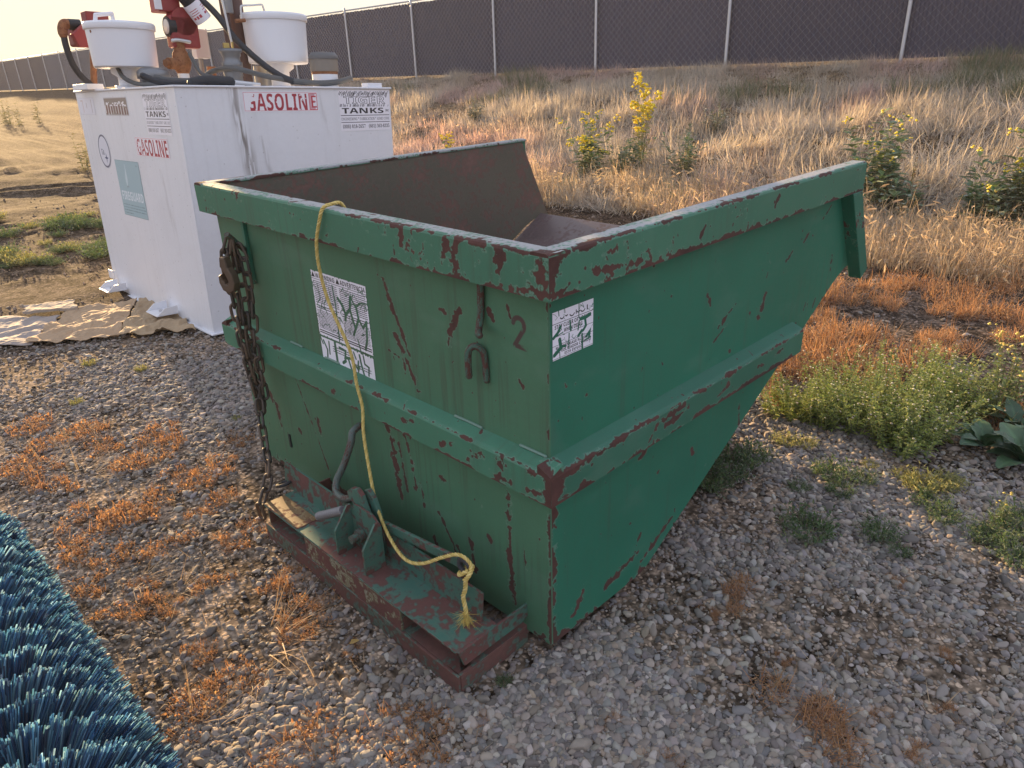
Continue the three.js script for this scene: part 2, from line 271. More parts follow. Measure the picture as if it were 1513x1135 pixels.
{
  const R = rng(71), cx = CAM.pos[0], cz = CAM.pos[2], underBase = (x, z) => x > -0.26 && x < 0.52 && z > -1.7 && z < -0.02;
  const spot = (span) => [cx + 0.1 + R() * span * 1.1 - 0.05, cz + 0.5 - R() * span * 1.5];
  const inBase = (x, z) => x > -0.285 && x < 0.45 && z > -1.2 && z < -0.085;
  let n = 0; const M = new THREE.Matrix4(), Q = new THREE.Quaternion();
  while (n < 300) {
    const d = 0.9 + 2.6 * R() * R(), a = (4 + R() * 82) * D2R, x = cx + Math.sin(a) * d, z = cz - Math.cos(a) * d;
    if (inBase(x, z) || (x > -0.03 && x < 0.47 && z > -1.75 && z < 0.03) || x < -0.9 && z < 0.2 || gravelMask(x, z) < R()) continue;
    const r = 0.009 + 0.012 * Math.pow(R(), 2.4) + (R() < 0.05 ? 0.010 : 0);
    const m = finish(new THREE.Mesh(stoneGeos[n % 9], stoneMats[Math.floor(R() * 7)])); m.name = 'pebble_' + String(n + 1).padStart(3, '0'); m.position.set(x, groundY(x, z) + r * 0.22, z);
    m.scale.setScalar(r); m.rotation.set((R() - 0.5) * 0.6, R() * 6.28, (R() - 0.5) * 0.6); ground.add(m); n++;
  }
  const lists = stoneGeos.map(() => []);
  const put = (x, z, r) => lists[Math.floor(R() * 9)].push([x, z, r]);
  for (let k = 0; k < 330000; k++) {                              // dense close by, sparser with distance
    const d = 0.75 + 5.4 * Math.pow(R(), 1.35), a = (-4 + R() * 98) * D2R, x = cx + Math.sin(a) * d, z = cz - Math.cos(a) * d;
    if (underBase(x, z) && R() < 0.85) continue; if (x > 0.05 && x < 1.2 && z < -0.15 && z > -1.6) continue; if (x < -1.05 && z < 0) continue;
    const clus = fbm(x * 2.6, z * 2.6, 3, 51), g = gravelMask(x, z); const lit = sstep(-0.15, -0.6, x) * sstep(-0.1, -0.9, z); if (R() > g * (0.16 + 0.84 * sstep(0.36, 0.54, clus)) * (1 - 0.6 * lit) + 0.02) continue;
    const r = (0.0022 + 0.0040 * R() + 0.0115 * Math.pow(R(), 4.5)) * (1 - 0.25 * lit) + (d > 2.6 ? 0.002 : 0); put(x, z, r);
  }
  const grp = lists.map((l, v) => {
    const im = new THREE.InstancedMesh(stoneGeos[v], std(1, 1, 1, 0.9), l.length), c = new THREE.Color();
    l.forEach(([x, z, r], i) => { Q.setFromEuler(new THREE.Euler((R() - 0.5) * 0.9, R() * 6.28, (R() - 0.5) * 0.9)); M.compose(V(x, groundY(x, z) + r * (0.05 + 0.35 * R()), z), Q, V(r, r * (0.8 + 0.4 * R()), r)); im.setMatrixAt(i, M); const t = vary(stoneTones[Math.floor(R() * 7)], R, 0.3); im.setColorAt(i, c.setRGB(...t)); });
    im.name = 'gravel_stones'; return finish(im);
  });
  const o = new THREE.Group(); o.name = 'gravel'; o.userData = { kind: 'stuff', label: 'small grey gravel stones scattered over the yard', category: 'gravel' }; grp.forEach((g) => o.add(g)); scene.add(o);
}
{ // clods of dry earth on the open yard beyond the tank and around the weeds
  const R = rng(73), l = [], M = new THREE.Matrix4(), Q = new THREE.Quaternion(), c = new THREE.Color();
  for (let k = 0; k < 12000; k++) { const yard = R() < 0.7, x = yard ? -1.5 + R() * 12 : 2 + R() * 3.2, z = yard ? -4.9 - 8 * R() * R() : -5 + R() * 7; if (fbm(x * 1.2, z * 1.2, 3, 57) < 0.42) continue; l.push([x, z, (0.006 + 0.018 * Math.pow(R(), 4)) * (yard ? 0.75 : 0.8)]); }
  const im = finish(new THREE.InstancedMesh(stoneGeos[3], std(1, 1, 1, 0.97), l.length));
  l.forEach(([x, z, r], i) => { Q.setFromEuler(new THREE.Euler(R(), R() * 6.28, R())); M.compose(V(x, groundY(x, z) + r * 0.15, z), Q, V(r, r * 0.8, r)); im.setMatrixAt(i, M); im.setColorAt(i, c.setRGB(...vary([0.18, 0.14, 0.11], R, 0.25))); });
  im.name = 'earth_clods'; im.userData = { kind: 'stuff', label: 'crumbly clods of dry brown earth scattered over the yard', category: 'earth' }; scene.add(im);
}
// ------------------------------------------------------------------ fence along the top of the bank
{
  const FX = 12, fence = thing('chain_link_fence', 'tall chain link fence with dark plastic privacy slats along the top of the grassy bank', 'fence', [FX, 0, 0]);
  const steel = std(0.52, 0.53, 0.55, 0.42, 0.55), wireM = std(0.55, 0.56, 0.6, 0.5, 0.1), slatM = [std(0.049, 0.047, 0.075, 0.5), std(0.044, 0.042, 0.068, 0.5), std(0.055, 0.052, 0.08, 0.5)];
  const zs = []; for (let z = 8.86; z > -100; z -= 3.05) zs.push(z);
  const by = (z) => bermTop(z) - 0.0, R = rng(8);
  const postG = new THREE.CylinderGeometry(0.03, 0.03, 2.05, 12); postG.translate(0, 0.875, 0); const capG = new THREE.SphereGeometry(0.034, 12, 6, 0, 6.3, 0, 1.6);
  zs.forEach((z, k) => {
    const p = part('post', postG, steel, fence); p.position.set(-0.06, by(z) - 0.05, z); const c = part('post_cap', capG, steel, p); c.position.set(0, 1.9, 0);
    if (k === zs.length - 1) return; const z1 = zs[k + 1], y0 = by(z), y1 = by(z1), H = 1.78;
    part('top_rail', rod([-0.02, y0 + H + 0.03, z], [-0.02, y1 + H + 0.03, z1], 0.021, 8), steel, fence);
    const gs = [], n = 50, pitch = 3.05 / n;
    for (let i = 0; i < n; i++) {
      const zc = z - (i + 0.5) * pitch, yb = lerp(y0, y1, (i + 0.5) / n) + 0.03, j = (R() - 0.5) * 0.006; const spans = [[0, H - 0.05 + (R() - 0.5) * 0.02]];
      for (const [a, b] of spans) { const g = new THREE.CylinderGeometry(pitch * 0.6, pitch * 0.6, b - a, 5, 1, false, Math.PI * 1.1, Math.PI * 0.8); g.scale(0.5, 1, 1.0); g.translate(0.02 + j, yb + (a + b) / 2, zc); gs.push(g.toNonIndexed()); }
    }
    const sl = part('privacy_slats', mergeGeometries(gs), slatM[k % 3], fence); sl.userData.kind = 'stuff'; sl.material.side = THREE.DoubleSide;
    if (z < -48) return;
    const wg = new Geo(), w = 0.0062, step = 0.135, sl2 = (y1 - y0) / 3.05;
    const bar = (za, ya, zb, yb) => { const fa = (z - za) * sl2 + y0, fb = (z - zb) * sl2 + y0, d = V(0, yb - ya, -(zb - za)).normalize(), s = V(0, -(zb - za), -(yb - ya)).normalize(); for (const side of [V(0, s.y, s.z), V(1, 0, 0)]) wg.ribbon([V(-0.012, ya + fa, za), V(-0.012, yb + fb, zb)], [w, w], side, [1, 1, 1]); };
    for (let t = -H; t < 3.05; t += step) for (const dir of [1, -1]) {
      let a = Math.max(0, t), b = Math.min(3.05, t + H), ya = a - t, yb = b - t; if (b <= a) continue; if (dir < 0) { ya = H - ya; yb = H - yb; } bar(z - a, ya + 0.02, z - b, yb + 0.02);
    }
    const wm = part('wire_mesh', wg.build(), wireM, fence); wm.userData.kind = 'stuff';
  });
}

// ------------------------------------------------------------------ dry grass on the bank
const strawCols = [[0.52, 0.41, 0.30], [0.47, 0.37, 0.285], [0.41, 0.325, 0.25], [0.56, 0.45, 0.33], [0.38, 0.33, 0.26], [0.47, 0.345, 0.27]];
function tuftGeo(seed, { n = 34, rad = 0.12, len = [0.3, 0.6], lean = [0.05, 0.5], curl = [0.2, 1.2], wid = 0.006, cols = strawCols, heads = 0, bias = null, vy = 0.25 }) {
  const R = rng(seed), g = new Geo();
  for (let k = 0; k < n; k++) {
    const a = R() * 6.283, r = rad * Math.sqrt(R()), az = bias === null ? a + (R() - 0.5) * 1.5 : bias + (R() - 0.5) * 3.0;
    const L = lerp(...len, R()), c = vary(cols[Math.floor(R() * cols.length)], R, vy), e = g.blade(Math.cos(a) * r, -0.02, Math.sin(a) * r, az, L, lerp(...lean, R()), lerp(...curl, R()), wid * (0.7 + 0.6 * R()), c, 4);
    if (R() < heads) { const d = V(Math.cos(az) * Math.sin(e.ang), Math.cos(e.ang), Math.sin(az) * Math.sin(e.ang)), h = vary([0.52, 0.40, 0.25], R, 0.15), p = e.end.clone().addScaledVector(d, -0.01); for (const up of [V(1, 0, 0), V(0, 0, 1)]) g.leaf(p, d, up, 0.05 + R() * 0.04, 0.011 + R() * 0.006, h, 0); }
  }
  return g.build();
}
function field(name, label, geos, spots, mat, category = 'grass') {
  const R = rng(name.length * 77 + spots.length), M = new THREE.Matrix4(), Q = new THREE.Quaternion(), c = new THREE.Color(), o = new THREE.Group();
  o.name = name; o.userData = { kind: 'stuff', label, category }; const by = geos.map(() => []); spots.forEach((s) => by[s.v !== undefined ? s.v : Math.floor(R() * geos.length)].push(s));
  geos.forEach((g, v) => { if (!by[v].length) return; const im = finish(new THREE.InstancedMesh(g, mat, by[v].length)); im.name = 'blades'; by[v].forEach((s, i) => { Q.setFromEuler(new THREE.Euler((R() - 0.5) * 0.3, s.a, (R() - 0.5) * 0.3)); M.compose(V(s.x, groundY(s.x, s.z), s.z), Q, V(s.s, s.s * (s.h || 1), s.s)); im.setMatrixAt(i, M); const t = s.t || [1, 1, 1]; im.setColorAt(i, c.setRGB(...t)); }); o.add(im); });
  scene.add(o); return o;
}
{
  const stand = [0, 1, 2].map((i) => tuftGeo(500 + i, { n: 42, rad: 0.17, len: [0.08, 0.27], lean: [0.0, 1.1], curl: [-0.6, 2.2], wid: 0.008, heads: 0.05 }));
  const mat = [0, 1, 2].map((i) => tuftGeo(510 + i, { n: 44, rad: 0.19, len: [0.16, 0.40], lean: [0.4, 1.35], curl: [-0.5, 1.8], wid: 0.009, bias: 0, cols: [[0.50, 0.42, 0.32], [0.44, 0.38, 0.30], [0.36, 0.31, 0.25], [0.56, 0.47, 0.35]] }));
  const gold = [0, 1, 2].map((i) => tuftGeo(520 + i, { n: 44, rad: 0.15, len: [0.14, 0.42], lean: [0, 0.7], curl: [-0.2, 1.9], wid: 0.006, heads: 0.12, cols: [[0.62, 0.45, 0.26], [0.55, 0.39, 0.23], [0.64, 0.49, 0.30]] }));
  const green = [0, 1].map((i) => tuftGeo(530 + i, { n: 40, rad: 0.15, len: [0.2, 0.42], lean: [0.2, 0.9], curl: [0.2, 1.0], wid: 0.007, cols: [[0.10, 0.135, 0.06], [0.15, 0.17, 0.08], [0.24, 0.21, 0.12]] }));
  const R = rng(600), spots = [], front = [];
  for (let k = 0; k < 19000; k++) {
    const z = 7 - 44 * Math.pow(R(), 1.25), x = 5.35 + R() * 6.55; if (R() > sstep(-24, -17, z)) continue;
    const patch = fbm(x * 0.55, z * 0.55, 3, 61), swirl = fbm(x * 0.9 + 9, z * 0.9, 2, 62) * 16, gp = fbm(x * 0.6 + 30, z * 0.6, 3, 63), hole = fbm(x * 1.3, z * 1.3, 2, 67); if (hole < 0.36 && R() < 0.8) continue;
    const strip = x > 11.2 && z < -14; if (strip && R() < 0.85) continue;
    const f = 0.92 + 0.34 * R(), red = sstep(0.5, 0.68, fbm(x * 0.7, z * 0.7 + 40, 3, 66)), t = [f * (1 + red * 0.06), f * (1 - red * 0.10), f * (1 - red * 0.02)];
    if (gp > 0.70 && R() < 0.5) spots.push({ x, z, a: R() * 6.3, s: 0.7 + R() * 0.5, v: 6 + Math.floor(R() * 2) });
    else if (patch > 0.43) spots.push({ x, z, a: swirl + (R() - 0.5) * 1.8, s: (0.65 + R() * 0.5) * (1 - 0.3 * sstep(9, 11.5, x)), v: 3 + Math.floor(R() * 3), t });
    else spots.push({ x, z, a: R() * 6.3, s: (0.6 + R() * 0.5) * (1 - 0.3 * sstep(9, 11.5, x)), v: Math.floor(R() * 3), t });
  }
  field('dry_grass', 'matted pale dry grass covering the bank below the fence', [...stand, ...mat, ...green], spots, leafy(0.5));
  for (let k = 0; k < 1500; k++) {
    const z = 6 - 22 * R(), x = 5.12 + 0.95 * Math.pow(R(), 1.2) + (fbm(z * 0.8, 3, 3, 65) - 0.5) * 0.9; if (fbm(x * 0.8, z * 0.8, 2, 64) < 0.34) continue;
    front.push({ x, z, a: R() * 6.3, s: 0.7 + R() * 0.5 });
  }
  field('golden_grass', 'standing golden dry grass with seed heads at the foot of the bank', gold, front, leafy(0.5));
}
// ------------------------------------------------------------------ lettering and stickers
function canvasTex(w, h, draw) { const c = document.createElement('canvas'); c.width = w; c.height = h; const x = c.getContext('2d'); draw(x, w, h); const t = new THREE.CanvasTexture(c); t.colorSpace = THREE.SRGBColorSpace; t.magFilter = THREE.LinearFilter; return t; }
function fitText(x, s, cx, cy, wMax, size, font = 'sans-serif', weight = 'bold', sy = 1) { x.font = `${weight} ${size}px ${font}`; x.textAlign = 'center'; x.textBaseline = 'middle'; const m = x.measureText(s).width || size * s.length * 0.6; x.save(); x.translate(cx, cy); x.scale(wMax / m, sy); x.fillText(s, 0, 0); x.restore(); }
function decal(name, w, h, tex, parent, o, ux, uy, rough = 0.45, cut = null) {   // a thin sheet: o = lower left corner, ux / uy = unit axes
  const g = new THREE.PlaneGeometry(w, h, 1, 1); g.translate(w / 2, h / 2, 0); const n = V().crossVectors(ux, uy), m = new THREE.Matrix4().makeBasis(ux, uy, n); m.setPosition(o); g.applyMatrix4(m);
  const mat = new THREE.MeshStandardMaterial({ map: tex, roughness: rough, side: THREE.DoubleSide }); if (cut) { mat.alphaMap = cut; mat.alphaTest = 0.5; }
  return part(name, g, mat, parent);
}
function crackMask(w, h, draw) { return canvasTex(w, h, (x) => { x.fillStyle = '#fff'; x.fillRect(0, 0, w, h); x.strokeStyle = '#000'; x.fillStyle = '#000'; x.lineCap = 'round'; draw(x, w, h); }); }
const strokes = (x, list, lw) => { for (const p of list) { x.lineWidth = typeof p[0] === 'number' && p.length % 2 ? p[0] : lw; const q = p.length % 2 ? p.slice(1) : p; x.beginPath(); x.moveTo(q[0], q[1]); for (let i = 2; i < q.length; i += 2) x.lineTo(q[i], q[i + 1]); x.stroke(); } };

// ------------------------------------------------------------------ fuel tank
const TANK = { w: 1.834, d: 1.527, h: 1.497 };
const tank = thing('fuel_tank', 'white steel fuel storage tank with red gasoline lettering and pumps on top', 'fuel tank', [0.564, 0.02, -3.46]);
tank.rotation.set(-1.25 * D2R, 0, -3.15 * D2R); tank.updateMatrixWorld(true);
const tankInv = tank.matrixWorld.clone().invert();
const onTank = (px, py, zl) => { const o = camera.position.clone().applyMatrix4(tankInv), d = pixelDir(px, py).transformDirection(tankInv), t = (zl - o.z) / d.z; return o.addScaledVector(d, t); };
let whiteM;
{
  const { w, d, h } = TANK;
  const wp = (u0, wid, stains, seed) => paintMaterial({ u0, v0: 0, w: wid, h: 1.56, ppm: 420, seed, base: [0.74, 0.75, 0.78], rust: [0.32, 0.20, 0.12], pale: [0.80, 0.80, 0.82], chips: stains, spots: 26, spotR: [0.001, 0.0035], streak: 0.10, rough: 0.38, bump: 0.0006, scuff: 0.3 });
  const grime = (u0, wid, seed, dark) => {                          // dust and soot runs down the paint
    const W = 512, H = 512, a = new Uint8Array(W * H * 4), b = new Uint8Array(W * H * 4);
    for (let j = 0; j < H; j++) for (let i = 0; i < W; i++) {
      const u = u0 + i / W * wid, v = j / H * 1.56, f = fbm(u * 60, v * 60, 3, seed), n = fbm(u * 4, v * 4, 4, seed + 3); let k = 0.06 * sstep(0.5, 0.8, n) + 0.05 * sstep(0.55, 0.8, fbm(u * 40, v * 1.6, 3, seed + 8));
      for (const [uu, vv, wd, len, am] of dark) { const t = (vv - v) / len; if (t > -0.03 && t < 1) { const c = uu + t * 0.07 + (fbm(v * 9, 3, 2, seed) - 0.5) * 0.03, q = Math.exp(-(((u - c) / (wd * (0.5 + 0.8 * t))) ** 2)) * (1 - sstep(0.6, 1, t)); k += am * q * sstep(0.32, 0.62, fbm(u * 75, v * 7, 3, seed + 12)); } }
      const spk = hash(i >> 1, j >> 1, seed) > 0.9985 ? 0.45 : 0; k = clamp(k + spk); const p = 4 * (j * W + i);
      [0.76, 0.77, 0.80].forEach((c, q) => { a[p + q] = clamp(lin2s(lerp(c * (0.97 + f * 0.05), [0.26, 0.235, 0.22][q], k))) * 255; }); a[p + 3] = 255; b[p] = b[p + 1] = b[p + 2] = clamp(0.36 + 0.12 * f + 0.3 * k) * 255; b[p + 3] = 255;
    }
    const rep = [1 / wid, 1 / 1.56, -u0 / wid, 0]; return new THREE.MeshStandardMaterial({ map: dataTex(a, W, H, true, rep), roughnessMap: dataTex(b, W, H, false, rep), roughness: 1 });
  };
  const endM = grime(-1.9, 2, 31, [[-0.42, 1.0, 0.03, 0.5, 0.25], [-1.0, 1.4, 0.05, 0.7, 0.12]]), sideM = grime(0, 1.6, 37, [[0.36, 1.49, 0.045, 0.75, 0.75], [0.33, 1.49, 0.02, 0.4, 0.5], [0.5, 1.2, 0.02, 0.45, 0.35], [0.95, 1.45, 0.02, 0.3, 0.2]]);
  whiteM = std(0.75, 0.76, 0.79, 0.4);
  const t = 0.006;
  part('end_panel', box(0, t, 0.012, h, -w, 0, 0.002), endM, tank);
  part('side_panel', box(t, d, 0.012, h, -t, 0, 0.002), sideM, tank);
  part('rear_panel', box(d - t, d, 0.012, h, -w, -t, 0.002), whiteM, tank); part('back_panel', box(t, d - t, 0.012, h, -w, -w + t, 0.002), whiteM, tank);
  part('bottom_plate', box(-0.022, d + 0.015, 0, 0.012, -w - 0.015, 0.022, 0.003), whiteM, tank);
  part('top_plate', box(-0.012, d + 0.01, h, h + 0.012, -w - 0.01, 0.012, 0.004), grime(-2, 4, 43, []), tank);
  for (const z of [-1.62, -0.62]) {                                 // bolted skid feet under the end
    const fy = 0.05, up = (z0) => plateXY([[-0.15, fy + 0.0085], [-0.0125, fy + 0.0085], [-0.0125, fy + 0.06], [-0.10, fy + 0.05]], z0, z0 + 0.008);
    const f = part('skid_foot', mergeGeometries([box(-0.16, -0.0125, fy, fy + 0.008, z - 0.10, z + 0.10, 0.003), up(z - 0.10), up(z + 0.092)].map((q) => (q.index ? q.toNonIndexed() : q))), whiteM, tank);
    part('bolt', rod([-0.09, 0.058, z], [-0.09, 0.072, z], 0.016, 6), std(0.5, 0.5, 0.52, 0.5, 0.6), f);
  }
  part('lifting_tab', box(-0.012, 0.0, 0.09, 0.16, -w - 0.075, -w + 0.02, 0.004), whiteM, tank);
  part('lifting_tab', box(-0.06, 0.05, h + 0.012, h + 0.05, -1.66, -1.34, 0.004), whiteM, tank);
  part('lifting_tab', box(1.36, 1.48, h + 0.012, h + 0.04, -0.1, -0.02, 0.004), whiteM, tank);

  // print on the end (outward = -x; u runs with +z) and on the long side (outward = +z; u runs with +x)
  const eX = V(0, 0, 1), sX = V(1, 0, 0), Y = V(0, 1, 0), end = (z0, y0, off = 0.0015) => V(-off, y0, z0), side = (x0, y0, off = 0.0015) => V(x0, y0, off);
  const gas = (peelLeft) => canvasTex(512, 128, (x, W, H) => {
    x.fillStyle = '#ece9ee'; x.fillRect(0, 0, W, H); x.fillStyle = '#a83a46'; fitText(x, 'GASOLINE', W / 2, H * 0.53, W * 0.95, 118, 'sans-serif', 'bold', 1.28);
    x.fillStyle = '#ece9ee'; const R = rng(peelLeft ? 3 : 4);
    for (let i = 0; i < (peelLeft ? 110 : 46); i++) { const px = peelLeft ? R() * R() * 230 : R() * W; x.fillRect(px, R() * H, 3 + R() * 12, 2 + R() * 7); }
    if (!peelLeft) { x.fillRect(0, 0, 58, 66); x.fillRect(0, 50, 40, 78); x.fillRect(58, 0, 12, 30); x.globalAlpha = 0.6; x.fillRect(448, 0, 64, H); x.globalAlpha = 1; x.fillStyle = '#b8323e'; x.fillRect(468, 26, 10, 78); x.fillRect(468, 26, 34, 9); x.fillRect(468, 62, 30, 8); x.fillRect(468, 96, 36, 9); x.strokeStyle = '#c23a46'; x.lineWidth = 4; x.strokeRect(452, 12, 56, 106); }
    x.strokeStyle = '#c9566088'; x.lineWidth = 3; x.strokeRect(4, 6, W - 8, H - 12);
  });
  const makers = (worn) => canvasTex(512, 340, (x, W, H) => {
    x.fillStyle = '#eceaf0'; x.fillRect(0, 0, W, H); x.fillStyle = '#26242a'; x.strokeStyle = '#26242a'; const R = rng(worn ? 14 : 15);
    for (let i = 0; i < 62; i++) { const px = 8 + i * 8, y0 = 6 + R() * 18; x.lineWidth = 2.5 + R() * 3; x.beginPath(); x.moveTo(px + 9, y0); x.lineTo(px - 6, y0 + 18 + R() * 26); x.stroke(); if (R() < 0.75) { x.beginPath(); x.moveTo(px + 4, 112 + R() * 12); x.lineTo(px - 3, 138); x.stroke(); } }
    x.fillStyle = '#eceaf0'; fitText(x, 'TIGER', W * 0.5, 84, W * 0.86, 92, 'sans-serif'); x.lineWidth = 3; x.fillStyle = '#26242a'; x.save(); x.font = 'bold 84px sans-serif'; const m = x.measureText('TIGER').width || 260; x.translate(W / 2, 84); x.scale(W * 0.82 / m, 1); x.textAlign = 'center'; x.textBaseline = 'middle'; x.strokeText('TIGER', 0, 0); x.restore();
    fitText(x, 'TANKS', W * 0.46, 172, W * 0.84, 62); fitText(x, 'INC', W * 0.945, 172, 36, 26);
    x.fillRect(8, 208, W - 16, 5); fitText(x, 'ENGINEERING * FABRICATION * ASME CODE', W / 2, 240, W * 0.96, 30, 'serif', 'normal'); x.fillRect(8, 266, W - 16, 5);
    fitText(x, '(888) 818-2657', W * 0.26, 302, W * 0.45, 44, 'serif', 'bold'); fitText(x, '(661) 363-8335', W * 0.76, 302, W * 0.43, 44, 'serif', 'bold');
    x.fillStyle = '#eceaf0'; for (let i = 0; i < (worn ? 260 : 90); i++) { x.globalAlpha = 0.75; x.fillRect(R() * W, R() * H, 2 + R() * 8, 1 + R() * 4); } x.globalAlpha = 1;
  });
  decal('lettering_sticker', 0.52, 0.118, gas(false), tank, side(0.412, 1.358), sX, Y).userData.label = 'red gasoline lettering with its first letter peeling';
  decal('maker_sticker', 0.42, 0.265, makers(false), tank, side(1.097, 1.225), sX, Y).userData.label = 'black and white sticker of a tank maker with phone numbers';
  decal('maker_sticker', 0.385, 0.245, makers(true), tank, end(-0.515, 1.228), eX, Y).userData.label = 'worn black and white sticker of a tank maker';
  decal('lettering_sticker', 0.55, 0.118, gas(true), tank, end(-0.775, 1.09), eX, Y).userData.label = 'faded red gasoline lettering with peeled start';
  decal('torn_sticker', 0.44, 0.115, canvasTex(256, 80, (x, W, H) => { x.fillStyle = '#8d8078'; x.fillRect(0, 0, W, H); const R = rng(9); for (let i = 0; i < 26; i++) { const px = i * 9.6 + 4; x.fillStyle = i % 3 ? '#7a4a42' : '#e8e4e6'; x.fillRect(px, 22 + R() * 12 + Math.abs(i - 10), 3 + R() * 5, 34 + R() * 10); } x.fillStyle = '#eae6ea'; for (let i = 0; i < 30; i++) x.fillRect(R() * W, 18 + R() * 16, 6 + R() * 14, 3 + R() * 5); x.strokeStyle = '#d6d2d6'; x.lineWidth = 3; x.strokeRect(2, 2, W - 4, H - 4); }), tank, end(-1.24, 1.34), eX, Y);
  decal('faded_sticker', 0.33, 0.115, canvasTex(256, 96, (x, W, H) => { x.fillStyle = '#e0e0e8'; x.fillRect(0, 0, W, H); x.fillStyle = '#cfc3c2'; x.fillRect(30, 14, 40, 8); x.fillRect(56, 14, 12, 70); x.fillStyle = '#b4a8aa'; x.fillRect(205, 12, 8, 74); x.fillRect(120, 30, 8, 30); x.strokeStyle = '#cdcdd6'; x.lineWidth = 2; x.strokeRect(2, 2, W - 4, H - 4); }), tank, end(-1.788, 1.345), eX, Y);
  { // round emblem
    const g = new THREE.CircleGeometry(0.118, 40); g.rotateY(-Math.PI / 2); g.translate(-0.0015, 1.095, -1.437);
    part('round_emblem', g, new THREE.MeshStandardMaterial({ roughness: 0.45, side: THREE.DoubleSide, map: canvasTex(256, 256, (x) => { x.fillStyle = '#d8dae4'; x.fillRect(0, 0, 256, 256); x.strokeStyle = '#5c6278'; x.lineWidth = 13; x.beginPath(); x.arc(128, 128, 118, 0, 7); x.stroke(); x.fillStyle = '#3f4c74'; x.beginPath(); const s = (cx, cy, r) => { for (let i = 0; i < 8; i++) { const a = i * Math.PI / 4 - Math.PI / 2, q = i % 2 ? r * 0.28 : r; x.lineTo(cx + Math.cos(a) * q, cy + Math.sin(a) * q); } x.closePath(); }; s(152, 178, 42); x.fill(); x.fillStyle = '#6c7286'; for (const [a, b, c, d] of [[66, 112, 8, 44], [66, 112, 26, 8], [84, 132, 8, 24], [100, 120, 8, 36], [104, 148, 16, 8], [112, 118, 8, 36]]) x.fillRect(a, b, c, d); }) }), tank);
  }
  decal('teal_placard', 0.455, 0.385, canvasTex(384, 330, (x, W, H) => { x.fillStyle = '#a3bdc4'; x.fillRect(0, 0, W, H); x.fillStyle = '#c4d6dc'; x.beginPath(); x.moveTo(150, 20); x.bezierCurveTo(150, 80, 110, 100, 140, 150); x.bezierCurveTo(170, 130, 165, 90, 156, 20); x.fill(); x.fillStyle = '#6b6f76'; x.fillRect(140, 148, 6, 8); x.fillRect(158, 146, 5, 9); x.fillStyle = '#dbe4ea'; fitText(x, 'FIREGUARD', W / 2, 208, W * 0.92, 74); x.fillStyle = '#6f8790'; const R = rng(21); for (let l = 0; l < 4; l++) for (let px = 14; px < (l === 3 ? 150 : W - 20); px += 10 + R() * 8) x.fillRect(px, 260 + l * 17, 5 + R() * 8, 5); x.fillStyle = '#5f7480'; x.fillRect(340, 20, 7, 9); x.strokeStyle = '#7f989e'; x.lineWidth = 3; x.strokeRect(1, 1, W - 2, H - 2); }), tank, end(-1.255, 0.66), eX, Y).userData.label = 'pale teal placard with white lettering';
}
